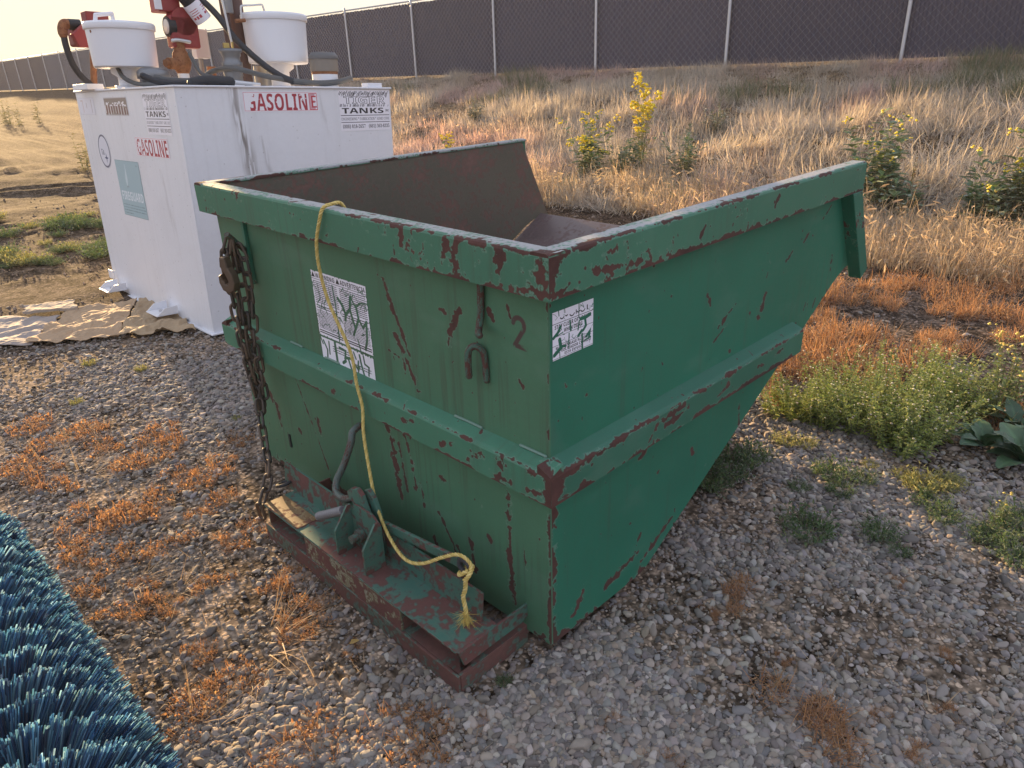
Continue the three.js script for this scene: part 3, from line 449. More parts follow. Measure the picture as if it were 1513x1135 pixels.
{ // fittings on the tank top
  const h = TANK.h + 0.012, rusty = paintMaterial({ u0: 0, v0: 0, w: 0.4, h: 0.4, ppm: 400, seed: 91, base: [0.30, 0.13, 0.055], rust: [0.16, 0.06, 0.03], pale: [0.36, 0.2, 0.1], general: -0.1, streak: 0.3, rough: 0.8, bump: 0.002 });
  const redM = std(0.26, 0.035, 0.035, 0.5), redOld = std(0.20, 0.032, 0.032, 0.6), blackM = std(0.018, 0.018, 0.02, 0.55), greyM = std(0.22, 0.225, 0.23, 0.42, 0.6), pipeM = std(0.10, 0.062, 0.055, 0.7), alu = std(0.55, 0.55, 0.55, 0.35, 0.7), hoseM = std(0.028, 0.028, 0.031, 0.6), hoseGrey = std(0.10, 0.10, 0.095, 0.6);
  const lathe = (pts, x, z, seg = 36) => { const g = new THREE.LatheGeometry(pts.map((p) => new THREE.Vector2(...p)), seg); g.translate(x, 0, z); return g; };
  function bowl(x, z, r, y0, y1, label) {
    const b = part('fill_bowl', lathe([[0.001, y0], [r * 0.93, y0], [r * 0.955, y0 + 0.012], [r * 1.0, y1 - 0.005], [r * 1.0, y1]], x, z, 48), whiteM, tank); b.userData.label = label;
    part('lid', lathe([[r * 1.0, y1 - 0.032], [r * 1.045, y1 - 0.03], [r * 1.05, y1], [r * 1.02, y1 + 0.012], [r * 0.5, y1 + 0.024], [0.001, y1 + 0.026]], x, z, 48), whiteM, b);
    part('neck', lathe([[0.10, y0 + 0.002], [0.10, y0 - 0.03], [0.065, y0 - 0.055], [0.065, h + 0.02], [0.09, h + 0.018], [0.09, h]], x, z, 24), whiteM, b);
    return b;
  }
  const b1 = onTank(181, 66, -0.95), b2 = onTank(408, 58, -0.6);
  const bowl1 = bowl(b1.x, b1.z, 0.205, onTank(190, 100, -0.95).y - 0.005, onTank(181, 38, -0.95).y, 'white fill bowl with a flat bent bar handle');
  const bowl2 = bowl(b2.x, b2.z, 0.215, onTank(408, 93, -0.6).y - 0.005, onTank(408, 25, -0.6).y, 'white fill bowl with a thin wire handle');
  { const a = onTank(140, 44, -0.9), b = onTank(141, 22, -0.9), c = onTank(165, 20, -0.98), d = onTank(168, 34, -0.98), q = [a, b, c, d]; const gs = []; for (let i = 0; i < 3; i++) gs.push(rod(q[i], q[i + 1], 0.013, 8)); q.slice(1, 3).forEach((p) => { const s = new THREE.SphereGeometry(0.013, 8, 6); s.translate(p.x, p.y, p.z); gs.push(s); }); part('handle', mergeGeometries(gs), whiteM, bowl1); part('hinge', rod(a.clone().add(V(-0.03, -0.01, 0)), a.clone().add(V(0.05, -0.01, 0)), 0.009, 8), rusty, bowl1); }
  { const a = onTank(357, 30, -0.58), b = onTank(356, 9, -0.58), c = onTank(387, 7, -0.62), d = onTank(391, 18, -0.62); part('handle', tube([a, b, b.clone().lerp(c, 0.5), c, d], 0.007, 40, 6, 0.2), alu, bowl2); part('hinge', rod(onTank(348, 31, -0.56), onTank(362, 30, -0.56), 0.012, 8), rusty, bowl2); }
  { const v = onTank(479, 100, -0.3), y = (py) => onTank(479, py, -0.3).y; const r = 0.092, g = part('vent', lathe([[r * 0.97, h], [r * 0.97, y(103)], [r, y(102)]], v.x, v.z, 28), whiteM, tank); part('vent_collar', lathe([[r * 1.02, y(106)], [r * 1.06, y(104)], [r * 1.06, y(88)], [r * 1.02, y(87)]], v.x, v.z, 28), std(0.22, 0.19, 0.155, 0.6), g); part('vent_cap', lathe([[r * 1.1, y(88)], [r * 1.13, y(84)], [r * 0.9, y(78)], [0.001, y(76.5)]], v.x, v.z, 28), std(0.13, 0.125, 0.12, 0.6), g); part('rust_band', lathe([[r * 0.985, y(110)], [r * 0.99, y(104)]], v.x, v.z, 28), rusty, g); }
  { // first pump with orange valve below
    const z = -0.75, c = onTank(266, 60, z), P = (a, b, dz = 0) => onTank(a, b, z + dz);
    const pump = part('pump', (() => { const a = P(257, 70), b = P(291, 24); return box(a.x, b.x, a.y, b.y, z - 0.1, z + 0.0, 0.014); })(), redM, tank); pump.userData.label = 'red fuel transfer pump on an orange valve';
    { const s = P(270, 36, 0.004); part('pump_crown', rod([s.x + 0.015, s.y + 0.02, z - 0.1], [s.x + 0.015, s.y + 0.02, z - 0.0], 0.085, 20), redM, pump); }
    { const s = P(257, 40, -0.05); part('pump_wheel', rod([s.x - 0.05, s.y, z - 0.05], [s.x - 0.005, s.y, z - 0.05], 0.062, 20), blackM, pump); part('nameplate', rod([s.x - 0.054, s.y, z - 0.045], [s.x - 0.05, s.y, z - 0.045], 0.045, 18), alu, pump); }
    { const a = P(255, 60, 0.03), b = P(280, 62, 0.03); part('crank_lever', tube([a, a.clone().lerp(b, 0.3).add(V(0, 0.006, 0)), b], 0.012, 20, 8), alu, pump); }
    { const a = P(236, 16), b = P(266, -8); part('meter_box', box(a.x, b.x, a.y, b.y + 0.1, z - 0.16, z - 0.02, 0.012), redM, pump); const q = P(231, 13, 0.0); part('dial_face', box(q.x - 0.002, q.x + 0.045, q.y, q.y + 0.13, z - 0.02, z - 0.014, 0.002), std(0.7, 0.7, 0.72, 0.4), pump); }
    part('pump_neck', rod(P(258, 30, -0.05), P(258, 14, -0.05), 0.014, 10), rusty, pump);
    { const a = P(262, 100), b = P(262, 78); part('valve_body', mergeGeometries([lathe([[0.03, a.y - 0.04], [0.036, a.y - 0.035], [0.05, a.y - 0.01], [0.062, a.y + 0.03], [0.05, b.y], [0.036, b.y + 0.02], [0.04, b.y + 0.045], [0.04, b.y + 0.07]], c.x, z - 0.03, 20), rod([c.x - 0.10, a.y + 0.025, z + 0.0], [c.x, a.y + 0.025, z - 0.03], 0.036, 14), rod([c.x - 0.125, a.y + 0.025, z + 0.008], [c.x - 0.10, a.y + 0.025, z + 0.0], 0.026, 6)]), rusty, tank).userData.label = 'orange rusty check valve'; part('riser_pipe', rod([c.x, h, z - 0.03], [c.x, a.y - 0.03, z - 0.03], 0.036, 16), whiteM, tank); }
    { const a = P(281, 4, 0.03), b = P(301, 30, 0.03); const d = b.clone().sub(a).normalize(), f = part('filter_canister', rod(a, b, 0.058, 24), new THREE.MeshStandardMaterial({ roughness: 0.4, map: canvasTex(256, 128, (x) => { x.fillStyle = '#dcdbe2'; x.fillRect(0, 0, 256, 128); x.fillStyle = '#a8404a'; for (let i = 0; i < 4; i++) { x.fillRect(10 + i * 64, 30, 12, 20); x.fillRect(26 + i * 64, 30, 10, 20); x.fillRect(40 + i * 64, 34, 14, 14); x.fillRect(10 + i * 64, 60, 44, 4); x.fillRect(10 + i * 64, 74, 36, 4); x.fillRect(10 + i * 64, 88, 40, 4); } }) }), pump); part('filter_head', rod(a.clone().addScaledVector(d, -0.075), a.clone().addScaledVector(d, 0.004), 0.052, 16), blackM, f); }
  }
  { // second pump behind the first bowl
    const z = -1.55, P = (a, b, dz = 0) => onTank(a, b, z + dz); const a = P(112, 68), b = P(142, 38);
    const pump = part('pump', box(a.x, b.x + 0.1, a.y, b.y, z - 0.14, z, 0.016), redOld, tank); pump.userData.label = 'dark red fuel pump behind the fill bowl';
    { const p = P(130, 38), q = P(160, 18); part('meter_box', box(p.x, q.x, p.y, q.y, z - 0.12, z - 0.01, 0.01), redOld, pump); }
    { const g = plateXY([[0, 0], [0.11, 0], [0.14, 0.08], [0.055, 0.15], [-0.03, 0.08]], 0, 0.05, 0.006), q = P(114, 70, 0.05); g.translate(q.x, q.y, q.z); part('pump_cover', g, redM, pump); }
    part('outlet', rod(P(118, 37), P(101, 36), 0.036, 14), blackM, pump);
    part('elbow', tube([P(104, 36), P(95, 35.5), P(92, 42), P(93, 50)], 0.032, 24, 12), rusty, pump);
    part('hose', tube([P(93, 48), P(98, 70), P(108, 96), P(124, 117), P(142, 129)], 0.021, 50, 10), hoseM, pump);
    part('stand_pipe', rod(P(137, 72), P(139, 128), 0.022, 12), rusty, pump);
  }
  { // tall pipes, coupling, hoses
    const z = -0.78, P = (a, b, dz = 0) => onTank(a, b, z + dz), ax = (px, py) => P(px, py).x, base = h;
    const pp = onTank(352, 40, z); part('vent_pipe', rod([pp.x, base, z], [pp.x - 0.02, 2.75, z], 0.056, 18), pipeM, tank).userData.label = 'tall brown vent pipe';
    const p2 = onTank(337, 40, z + 0.08); const tp = part('slim_pipe', rod([p2.x, base + 0.2, z + 0.08], [p2.x - 0.03, 2.6, z + 0.08], 0.028, 14), pipeM, tank); { const q = onTank(335, 10, z + 0.08); part('pipe_union', rod([q.x, q.y - 0.04, z + 0.08], [q.x, q.y + 0.05, z + 0.08], 0.04, 16), greyM, tp); }
    const z2 = -0.5, c = onTank(343, 95, z2), y = (py) => onTank(343, py, z2).y, cg = part('camlock_coupling', lathe([[0.058, h], [0.058, y(113)], [0.062, y(112)], [0.058, y(100)], [0.066, y(99)], [0.066, y(92)], [0.055, y(91)], [0.055, y(84)], [0.062, y(83)], [0.062, y(78)], [0.074, y(77)], [0.074, y(72.5)], [0.001, y(72)]], c.x, z2, 28), greyM, tank);
    part('pipe_foot', rod([c.x, h, z2], [c.x, h + 0.03, z2], 0.062, 20), whiteM, cg); part('padlock', mergeGeometries([box(c.x - 0.05, c.x - 0.01, y(72), y(64), z2 + 0.0, z2 + 0.02, 0.004), rod([c.x + 0.02, y(72), z2], [c.x + 0.02, y(62), z2], 0.008, 8).toNonIndexed()].map((g) => (g.index ? g.toNonIndexed() : g))), std(0.45, 0.34, 0.12, 0.4, 0.7), cg);
    part('tie_rod', rod([c.x + 0.03, y(72), z2 - 0.02], [c.x - 0.05, 2.6, z2 - 0.04], 0.008, 8), alu, cg);
    const hz = (px, py, zl) => onTank(px, py, zl);
    const hose = thing('fuel_hose', 'black fuel hose looping from the pump filter down onto the white tank', 'hose');
    const w = (p) => tank.localToWorld(p.clone());
    part('hose_line', tube([hz(284, -6, -0.74), hz(300, 2, -0.72), hz(322, 24, -0.66), hz(350, 60, -0.55), hz(385, 92, -0.42), hz(412, 111, -0.32), hz(432, 120, -0.26)].map(w), 0.021, 70, 10), hoseM, hose);
    part('hose_loop', tube([hz(432, 120, -0.26), hz(470, 123, -0.22), hz(500, 121, -0.2), hz(517, 116, -0.24)].map(w), 0.019, 40, 10), hoseGrey, hose);
    const h2 = thing('fuel_hose', 'grey fuel hose coiled around the pipes on the white tank', 'hose');
    part('hose_line', tube([hz(230, 114, -0.5), hz(250, 118, -0.5), hz(290, 118, -0.55), hz(318, 104, -0.6), hz(350, 102, -0.35), hz(390, 112, -0.3), hz(440, 121, -0.3)].map(w), 0.017, 80, 10), hoseGrey, h2);
    part('hose_end', tube([hz(211, 112, -0.45), hz(225, 118, -0.42), hz(245, 122, -0.4), hz(270, 123, -0.42), hz(300, 121, -0.45)].map(w), 0.02, 60, 10), hoseM, h2);
    part('hose_curl', tube([hz(280, 80, -0.7), hz(287, 92, -0.66), hz(297, 108, -0.6), hz(318, 115, -0.5), hz(336, 119, -0.42)].map(w), 0.013, 50, 8), hoseGrey, h2);
    part('hose_curl', tube([hz(174, 101, -0.9), hz(182, 114, -0.82), hz(200, 123, -0.75), hz(225, 125, -0.6), hz(250, 124, -0.5)].map(w), 0.014, 50, 8), hoseGrey, h2);
    const nz = thing('fuel_nozzle', 'black fuel nozzle with a silver spout lying on the white tank', 'nozzle'); const a = w(hz(284, 123, -0.28)), b = w(hz(340, 121, -0.26)), e = w(hz(384, 125, -0.26));
    part('nozzle_body', tube([a, a.clone().lerp(b, 0.35).add(V(0, 0.012, 0)), b], 0.033, 30, 10), blackM, nz); part('spout', rod(b.clone().lerp(e, 0.04), e, 0.014, 12, 0.011), alu, nz); part('lever_guard', tube([a, a.clone().lerp(b, 0.5).add(V(0.02, -0.035, 0.045)), b], 0.007, 30, 6), blackM, nz);
    const z3 = -0.95, g3 = onTank(228, 108, -0.7), v2 = part('flat_vent', lathe([[0.075, h], [0.075, h + 0.05], [0.10, h + 0.055], [0.10, h + 0.10], [0.07, h + 0.12], [0.001, h + 0.125]], g3.x, -0.72, 26), greyM, tank);
    const v3 = onTank(388, 112, -0.9); part('pipe_stub', rod([v3.x, h, -0.9], [v3.x, h + 0.16, -0.9], 0.06, 16), greyM, tank);
    { const q = onTank(313, 108, -0.95); part('gauge_stub', rod([q.x, h, -0.95], [q.x, h + 0.15, -0.95], 0.03, 12), rusty, tank); }
    { const q = onTank(295, 66, -1.0); part('junction_box', box(q.x - 0.04, q.x + 0.06, q.y - 0.09, q.y + 0.1, -1.06, -0.98, 0.008), std(0.45, 0.45, 0.47, 0.5), tank); part('conduit', rod([q.x, h, -1.02], [q.x, q.y - 0.08, -1.02], 0.016, 10), greyM, tank); }
  }
}
// ------------------------------------------------------------------ green self-dumping hopper
const HW = 1.718, HH = 1.213, RIM = 0.045, WY = 0.661;
const hopper = thing('dump_hopper', 'green painted steel self-dumping hopper with rust patches and sloping chute on gravel', 'hopper');
const digit2 = []; { const pts = []; for (let a = 170; a >= -50; a -= 20) pts.push(-0.097 + 0.019 * Math.cos(a * D2R), 1.008 + 0.019 * Math.sin(a * D2R)); pts.push(-0.112, 0.953, -0.074, 0.951); digit2.push([0.0065, ...pts]); }
let baseRust;
{
  // front panel (faces -x), its green paled with lens veil painted in; texture u = z, v = y
  const frontM = paintMaterial({
    u0: -HW, v0: 0.03, w: HW, h: 1.2, ppm: 640, seed: 101, spots: 90, streak: 0.9, marks: digit2, base: [0.064, 0.168, 0.096],
    chips: [
      [0.012, -0.62, 0.86, -0.56, 0.77, -0.53, 0.70], [0.010, -0.655, 1.03, -0.62, 0.95, -0.585, 0.88, -0.55, 0.80], [0.007, -0.60, 0.84, -0.585, 0.76], [0.006, -0.66, 0.80, -0.61, 0.79],
      [0.011, -0.36, 0.93, -0.325, 0.985, -0.31, 1.0], [0.009, -0.372, 0.88, -0.367, 0.90], [0.012, -0.385, 0.985, -0.375, 0.98], [0.006, -0.36, 0.84, -0.355, 0.845],
      [0.010, -0.20, 1.02, -0.19, 1.0], [0.008, -0.135, 1.05, -0.125, 1.02], [0.008, -0.10, 0.86, -0.09, 0.85],
      [0.016, -0.72, 0.53, -0.695, 0.44, -0.69, 0.33, -0.68, 0.24], [0.012, -0.63, 0.55, -0.60, 0.44, -0.59, 0.33], [0.008, -0.66, 0.47, -0.64, 0.30], [0.010, -0.56, 0.36, -0.555, 0.28],
      [0.014, -1.60, 0.50, -1.55, 0.40, -1.50, 0.34, -1.49, 0.24], [0.010, -1.57, 0.44, -1.53, 0.35], [0.012, -1.34, 0.29, -1.33, 0.28], [0.010, -1.18, 0.40, -1.17, 0.33],
      [0.012, -0.33, 0.25, -0.32, 0.15], [0.012, -0.40, 0.20, -0.36, 0.12], [0.008, -0.48, 0.29, -0.42, 0.20, -0.40, 0.13], [0.010, -0.10, 0.34, -0.095, 0.28], [0.012, -0.25, 0.31, -0.24, 0.30],
      [0.016, -1.15, 0.12, -0.95, 0.10], [0.006, -1.30, 0.52, -1.20, 0.30, -1.14, 0.14], [0.012, -0.16, 0.50, -0.155, 0.12], [0.010, -0.52, 0.17, -0.48, 0.11], [0.010, -0.45, 0.43, -0.44, 0.425], [0.01, -0.28, 0.42, -0.27, 0.41],
    ],
    edges: [{ ax: 'u', at: 0, w: 0.010, k: -0.7, from: 0.66, to: 1.2 }, { ax: 'u', at: 0, w: 0.012, k: -0.1, from: 0, to: 0.57 }, { ax: 'v', at: 0.05, w: 0.05, k: -0.75 }, { ax: 'v', at: 0.568, w: 0.03, k: -1.1 }],
  });
  part('front_panel', metreUV(plateZY([[0, 0.05], [0, HH - 0.0135], [-HW, HH - 0.0135], [-HW, 0.05]], 0, 0.006)), frontM, hopper);
  // side panels (outline in x,y)
  const outline = [[0.006, 0.05], [0.42, 0.05], [0.46, 0.058], [1.70, 0.752], [1.78, 0.785], [1.82, 0.792], [1.884, 0.795], [1.69, HH - 0.0135], [0.006, HH - 0.0135]];
  const sideM = paintMaterial({
    u0: 0, v0: 0.03, w: 1.90, h: 1.18, ppm: 600, seed: 111, spots: 190, spotR: [0.002, 0.009], streak: 0.6, base: [0.021, 0.155, 0.094],
    chips: [[0.009, 0.80, 0.80, 0.90, 0.855], [0.007, 0.78, 0.76, 0.86, 0.80], [0.013, 1.09, 0.79, 1.11, 0.84], [0.008, 1.06, 0.77, 1.085, 0.76], [0.008, 1.24, 0.93, 1.29, 0.96], [0.008, 1.36, 0.97, 1.40, 1.0], [0.010, 0.145, 0.80, 0.15, 0.795], [0.008, 0.10, 0.85, 0.10, 0.845], [0.009, 0.72, 0.93, 0.74, 0.89], [0.005, 0.06, 0.86, 0.064, 0.85],
      [0.016, 0.10, 0.10, 0.14, 0.16], [0.014, 0.25, 0.11, 0.34, 0.13, 0.42, 0.15], [0.010, 0.44, 0.10, 0.60, 0.18], [0.009, 0.20, 0.52, 0.26, 0.55], [0.01, 0.40, 0.50, 0.46, 0.53], [0.008, 1.0, 0.46, 1.01, 0.38, 1.03, 0.36], [0.006, 1.50, 1.03, 1.56, 1.07], [0.007, 0.22, 0.32, 0.22, 0.31], [0.007, 0.06, 0.40, 0.06, 0.41]],
    edges: [{ ax: 'u', at: 0, w: 0.012, k: -0.35, from: 0.66, to: 1.12 }, { ax: 'u', at: 0, w: 0.02, k: 0.1, from: 0, to: 0.57 }, { ax: 'v', at: 0.05, w: 0.022, k: -0.3, from: 0, to: 0.6 }],
  });
  const inside = paintMaterial({ u0: 0, v0: 0, w: 1.9, h: 1.3, ppm: 340, seed: 121, base: [0.105, 0.098, 0.072], rust: [0.14, 0.084, 0.068], pale: [0.14, 0.11, 0.09], general: 0.1, soft: 0.6, spots: 60, streak: 0.3, rough: 0.62, bump: 0.003 });
  part('side_panel', metreUV(plateXY(outline, -0.006, 0)), sideM, hopper).userData.label = 'side panel with worn safety sticker';
  part('side_panel', metreUV(plateXY(outline, -HW, -HW + 0.006)), inside, hopper);
  part('lining', metreUV(plateXY(outline.map(([x, y]) => [x + (x < 0.1 ? 0.001 : -0.002), y]), -0.0095, -0.0068)), inside, hopper);
  part('lining', metreUV(plateZY([[-0.012, 0.06], [-0.012, HH - 0.0137], [-HW + 0.008, HH - 0.0137], [-HW + 0.008, 0.06]], 0.007, 0.0095)), inside, hopper);
  const floorM = paintMaterial({ u0: 0, v0: -1.8, w: 1.9, h: 1.9, ppm: 260, seed: 125, base: [0.13, 0.095, 0.09], rust: [0.115, 0.078, 0.072], pale: [0.16, 0.12, 0.11], general: -0.1, soft: 0.8, streak: 0.1, rough: 0.42, bump: 0.001 });
  part('floor_plate', box(0.0097, 0.44, 0.05, 0.056, -HW + 0.0065, -0.0098, 0.001), floorM, hopper);
  { const g = box(0, Math.hypot(1.385, 0.75), -0.006, 0, -HW + 0.0065, -0.0098, 0.001); g.rotateZ(Math.atan2(0.75, 1.385)); g.translate(0.44, 0.0565, 0); part('chute_plate', g, floorM, hopper); }
  // rolled rim: a closed section swept along each edge, u along the length, v round the section
  function bar(profile, len) {                                     // profile: [outward, up] points; runs along +u
    const n = profile.length, per = [0]; for (let i = 0; i < n; i++) per.push(per[i] + Math.hypot(profile[(i + 1) % n][0] - profile[i][0], profile[(i + 1) % n][1] - profile[i][1]));
    const pos = [], uv = [], idx = [], seg = 1; for (let i = 0; i < n; i++) { const a = profile[i], b = profile[(i + 1) % n], k = pos.length / 3; pos.push(a[0], a[1], 0, b[0], b[1], 0, a[0], a[1], len, b[0], b[1], len); uv.push(0, per[i], 0, per[i + 1], len, per[i], len, per[i + 1]); idx.push(k, k + 2, k + 1, k + 1, k + 2, k + 3); }
    const cap = THREE.ShapeUtils.triangulateShape(profile.map((p) => new THREE.Vector2(...p)), []);
    for (const z of [0, len]) { const k = pos.length / 3; profile.forEach((p) => { pos.push(p[0], p[1], z); uv.push(z ? len - 0.02 + p[0] * 0.3 : 0.02 + p[0] * 0.3, p[1] - profile[0][1]); }); cap.forEach((t) => idx.push(...(z ? [k + t[0], k + t[1], k + t[2]] : [k + t[0], k + t[2], k + t[1]]))); }
    const g = new THREE.BufferGeometry(); g.setAttribute('position', new THREE.Float32BufferAttribute(pos, 3)); g.setAttribute('uv', new THREE.Float32BufferAttribute(uv, 2)); g.setIndex(idx); const q = g.toNonIndexed(); q.computeVertexNormals(); return q;
  }
  // rim section starts at the outer lower edge and goes up the face: v 0..0.10 face, 0.10..0.12 rounded edge, then the top
  const rimP = [[RIM, HH - 0.107], [RIM, HH - 0.009], [RIM - 0.003, HH - 0.003], [RIM - 0.010, HH], [-0.008, HH], [-0.011, HH - 0.004], [-0.011, HH - 0.012], [0.0005, HH - 0.012], [0.0005, HH - 0.1], [0.008, HH - 0.107]];
  const wP = [[RIM + 0.003, WY - 0.096], [RIM + 0.003, WY - 0.014], [RIM, WY - 0.008], [RIM - 0.008, WY - 0.003], [0.0005, WY + 0.012], [0.0005, WY - 0.09], [0.008, WY - 0.096]];
  const rimSideL = 1.705, W2 = HW + RIM * 2;
  const toFront = (g) => g.applyMatrix4(new THREE.Matrix4().makeBasis(V(-1, 0, 0), V(0, 1, 0), V(0, 0, 1)));          // outward -> -x, length -> +z (mirrored)
  const flip = (g) => { const p = g.attributes; for (const k of ['position', 'normal', 'uv']) { const a = p[k], s = a.itemSize; for (let i = 0; i < a.count; i += 3) for (let c = 0; c < s; c++) { const t = a.array[(i + 1) * s + c]; a.array[(i + 1) * s + c] = a.array[(i + 2) * s + c]; a.array[(i + 2) * s + c] = t; } } return g; };
  const front = (prof, len, z0) => { const g = flip(toFront(bar(prof, len))); g.translate(0, 0, z0); return g; };
  const right = (prof, len, x0) => { const g = flip(bar(prof, len).applyMatrix4(new THREE.Matrix4().makeBasis(V(0, 0, 1), V(0, 1, 0), V(1, 0, 0)))); g.translate(x0, 0, 0); flip(g); g.computeVertexNormals(); return g; };
  const left = (prof, len, x0) => { const g = bar(prof, len).applyMatrix4(new THREE.Matrix4().makeBasis(V(0, 0, -1), V(0, 1, 0), V(1, 0, 0))); g.translate(x0, 0, -HW); return g; };
  const barGreen = [0.05, 0.172, 0.106];  // plain base green of the rims and front waist flange
  const L1 = W2;
  const rimFM = paintMaterial({ u0: 0, v0: 0, w: L1, h: 0.34, ppm: 640, seed: 131, spots: 60, streak: 0.7, base: barGreen, general: -0.95, rough: 0.6, sheenV: [0.106, 0.166],
    chips: [[0.022, L1 - 0.03, 0.0, L1 - 0.02, 0.1], [0.03, L1 - 0.03, 0.02, L1 - 0.06, 0.03], [0.018, L1 - 0.16, 0.0, L1 - 0.15, 0.1], [0.016, L1 - 0.31, 0.0, L1 - 0.32, 0.06, L1 - 0.29, 0.11], [0.02, L1 - 0.30, 0.1, L1 - 0.22, 0.11], [0.016, L1 - 0.34, 0.09, L1 - 0.36, 0.05], [0.012, L1 - 0.52, 0.11, L1 - 0.53, 0.06], [0.010, L1 - 0.66, 0.105, L1 - 0.5, 0.115]],
    edges: [{ ax: 'v', at: 0.0, w: 0.012, k: -0.25 }, { ax: 'v', at: 0.105, w: 0.012, k: -0.35, from: 0.9, to: 2 }, { ax: 'u', at: L1, w: 0.05, k: -0.2 }, { ax: 'v', at: 0.165, w: 0.012, k: -0.4 }] });
  const rimSM = paintMaterial({ u0: 0, v0: 0, w: 1.84, h: 0.34, ppm: 640, seed: 137, spots: 60, streak: 0.4, base: barGreen, rough: 0.6, general: -0.95, sheenV: [0.106, 0.166],
    chips: [[0.013, 0.16, 0.035, 0.24, 0.03, 0.36, 0.02], [0.014, 0.0, 0.01, 0.06, 0.02], [0.03, 0.0, 0.03, 0.01, 0.1], [0.013, 0.0, 0.1, 0.2, 0.108], [0.010, 0.5, 0.012, 0.56, 0.004], [0.008, 0.62, 0.03, 0.64, 0.06], [0.008, 1.05, 0.05, 1.07, 0.08]],
    edges: [{ ax: 'v', at: 0.0, w: 0.013, k: 0.0 }, { ax: 'v', at: 0.105, w: 0.010, k: -0.25 }, { ax: 'v', at: 0.165, w: 0.012, k: -0.4 }, { ax: 'u', at: 0, w: 0.03, k: 0.1 }] });
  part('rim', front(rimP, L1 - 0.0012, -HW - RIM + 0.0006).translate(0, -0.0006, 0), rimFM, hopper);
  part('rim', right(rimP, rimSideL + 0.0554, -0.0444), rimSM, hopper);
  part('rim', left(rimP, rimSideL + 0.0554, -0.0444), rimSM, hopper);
  const wFM = paintMaterial({ u0: 0, v0: 0, w: L1 + 0.01, h: 0.30, ppm: 640, seed: 141, spots: 70, streak: 0.5, base: barGreen, rough: 0.6,
    chips: [[0.012, L1 - 0.42, 0.03, L1 - 0.36, 0.06], [0.014, L1 - 0.31, 0.02, L1 - 0.25, 0.07], [0.018, L1 - 0.19, 0.01, L1 - 0.17, 0.06], [0.016, L1 - 0.20, 0.015, L1 - 0.14, 0.02], [0.010, L1 - 0.60, 0.05, L1 - 0.55, 0.06], [0.012, L1 - 0.07, 0.08, L1, 0.085], [0.010, L1 - 0.08, 0.02, L1 - 0.03, 0.03], [0.010, L1 - 1.0, 0.02, L1 - 0.98, 0.03]],
    edges: [{ ax: 'v', at: 0.0, w: 0.010, k: -0.4 }, { ax: 'v', at: 0.09, w: 0.010, k: -0.5 }, { ax: 'u', at: L1, w: 0.03, k: 0.0 }] });
  const wSM = paintMaterial({ u0: 0, v0: 0, w: 1.42, h: 0.30, ppm: 640, seed: 147, spots: 60, streak: 0.3, base: [0.035, 0.145, 0.092], rough: 0.6,
    chips: [[0.016, 0.0, 0.07, 0.08, 0.075, 0.16, 0.085], [0.012, 0.0, 0.02, 0.07, 0.01], [0.010, 0.18, 0.08, 0.42, 0.09], [0.010, 0.42, 0.02, 0.46, 0.06, 0.6, 0.07], [0.010, 0.5, 0.04, 0.62, 0.05], [0.008, 0.66, 0.09, 0.72, 0.08], [0.012, 0.8, 0.03, 0.86, 0.05], [0.012, 1.18, 0.05, 1.24, 0.06], [0.008, 1.06, 0.05, 1.1, 0.04]],
    edges: [{ ax: 'v', at: 0.0, w: 0.014, k: 0.15 }, { ax: 'v', at: 0.085, w: 0.009, k: -0.15 }, { ax: 'u', at: 0, w: 0.04, k: 0.1 }] });
  part('waist_flange', front(wP, HW + 2 * (RIM + 0.0024), -HW - RIM - 0.0024).translate(0, -0.0006, 0), wFM, hopper);
  part('waist_flange', right(wP, 1.399, -0.0474), wSM, hopper);
  part('waist_flange', left(wP, 1.399, -0.0474), wSM, hopper);
  // end posts beside the chute mouth: inclined flange standing out from the side panel
  const tile = paintMaterial({ u0: 0, v0: 0, w: 1, h: 1, ppm: 512, seed: 151, spots: 120, streak: 0.4, general: -0.95, base: [0.022, 0.142, 0.09], edges: [] });
  for (const [z0, z1] of [[0.0005, RIM], [-HW - RIM, -HW - 0.0005]]) {
    part('end_post', metreUV(plateXY([[1.628, HH - 0.1075], [1.716, HH - 0.1075], [1.905, 0.765], [1.85, 0.735]].map(([x, y]) => [x, y]), z0, z1, 0.003)), tile, hopper);
    part('post_head', metreUV(plateXY([[1.7165, HH - 0.107], [1.7165, HH - 0.0005], [1.7165, HH - 0.107]].length ? [[1.7165, HH - 0.1065], [1.7165, HH - 0.004], [1.7205, HH - 0.0105], [1.727, HH - 0.1065]] : [], z0, z1)), tile, hopper);
  }
  // corner angle lap, ribs, slot, hooks
  part('corner_lap', box(-0.0035, -0.0004, 0.052, 0.563, -0.096, -0.0006, 0.001), frontM, hopper);
  part('panel_rib', box(-0.014, -0.0004, 0.86, 1.104, -1.497, -1.478, 0.002), tile, hopper);
  part('slot', box(-0.006, -0.0004, 0.175, 0.235, -1.438, -1.424, 0.002), std(0.03, 0.035, 0.03, 0.8), hopper);
  const hookM = paintMaterial({ u0: 0, v0: 0, w: 0.6, h: 0.6, ppm: 300, seed: 157, base: [0.05, 0.12, 0.085], general: 0.15, streak: 0, rough: 0.7 });
  part('hook', tube([[-0.008, 1.103, -0.218], [-0.010, 1.03, -0.22], [-0.014, 0.995, -0.221], [-0.026, 0.979, -0.213], [-0.044, 0.976, -0.196], [-0.05, 0.975, -0.185]], 0.0095, 40, 10), hookM, hopper);
  part('hook', tube([[-0.006, 0.829, -0.216], [-0.008, 0.89, -0.217], [-0.012, 0.915, -0.222], [-0.024, 0.926, -0.236], [-0.034, 0.912, -0.249], [-0.036, 0.87, -0.252], [-0.034, 0.84, -0.253]], 0.0095, 50, 10), hookM, hopper);
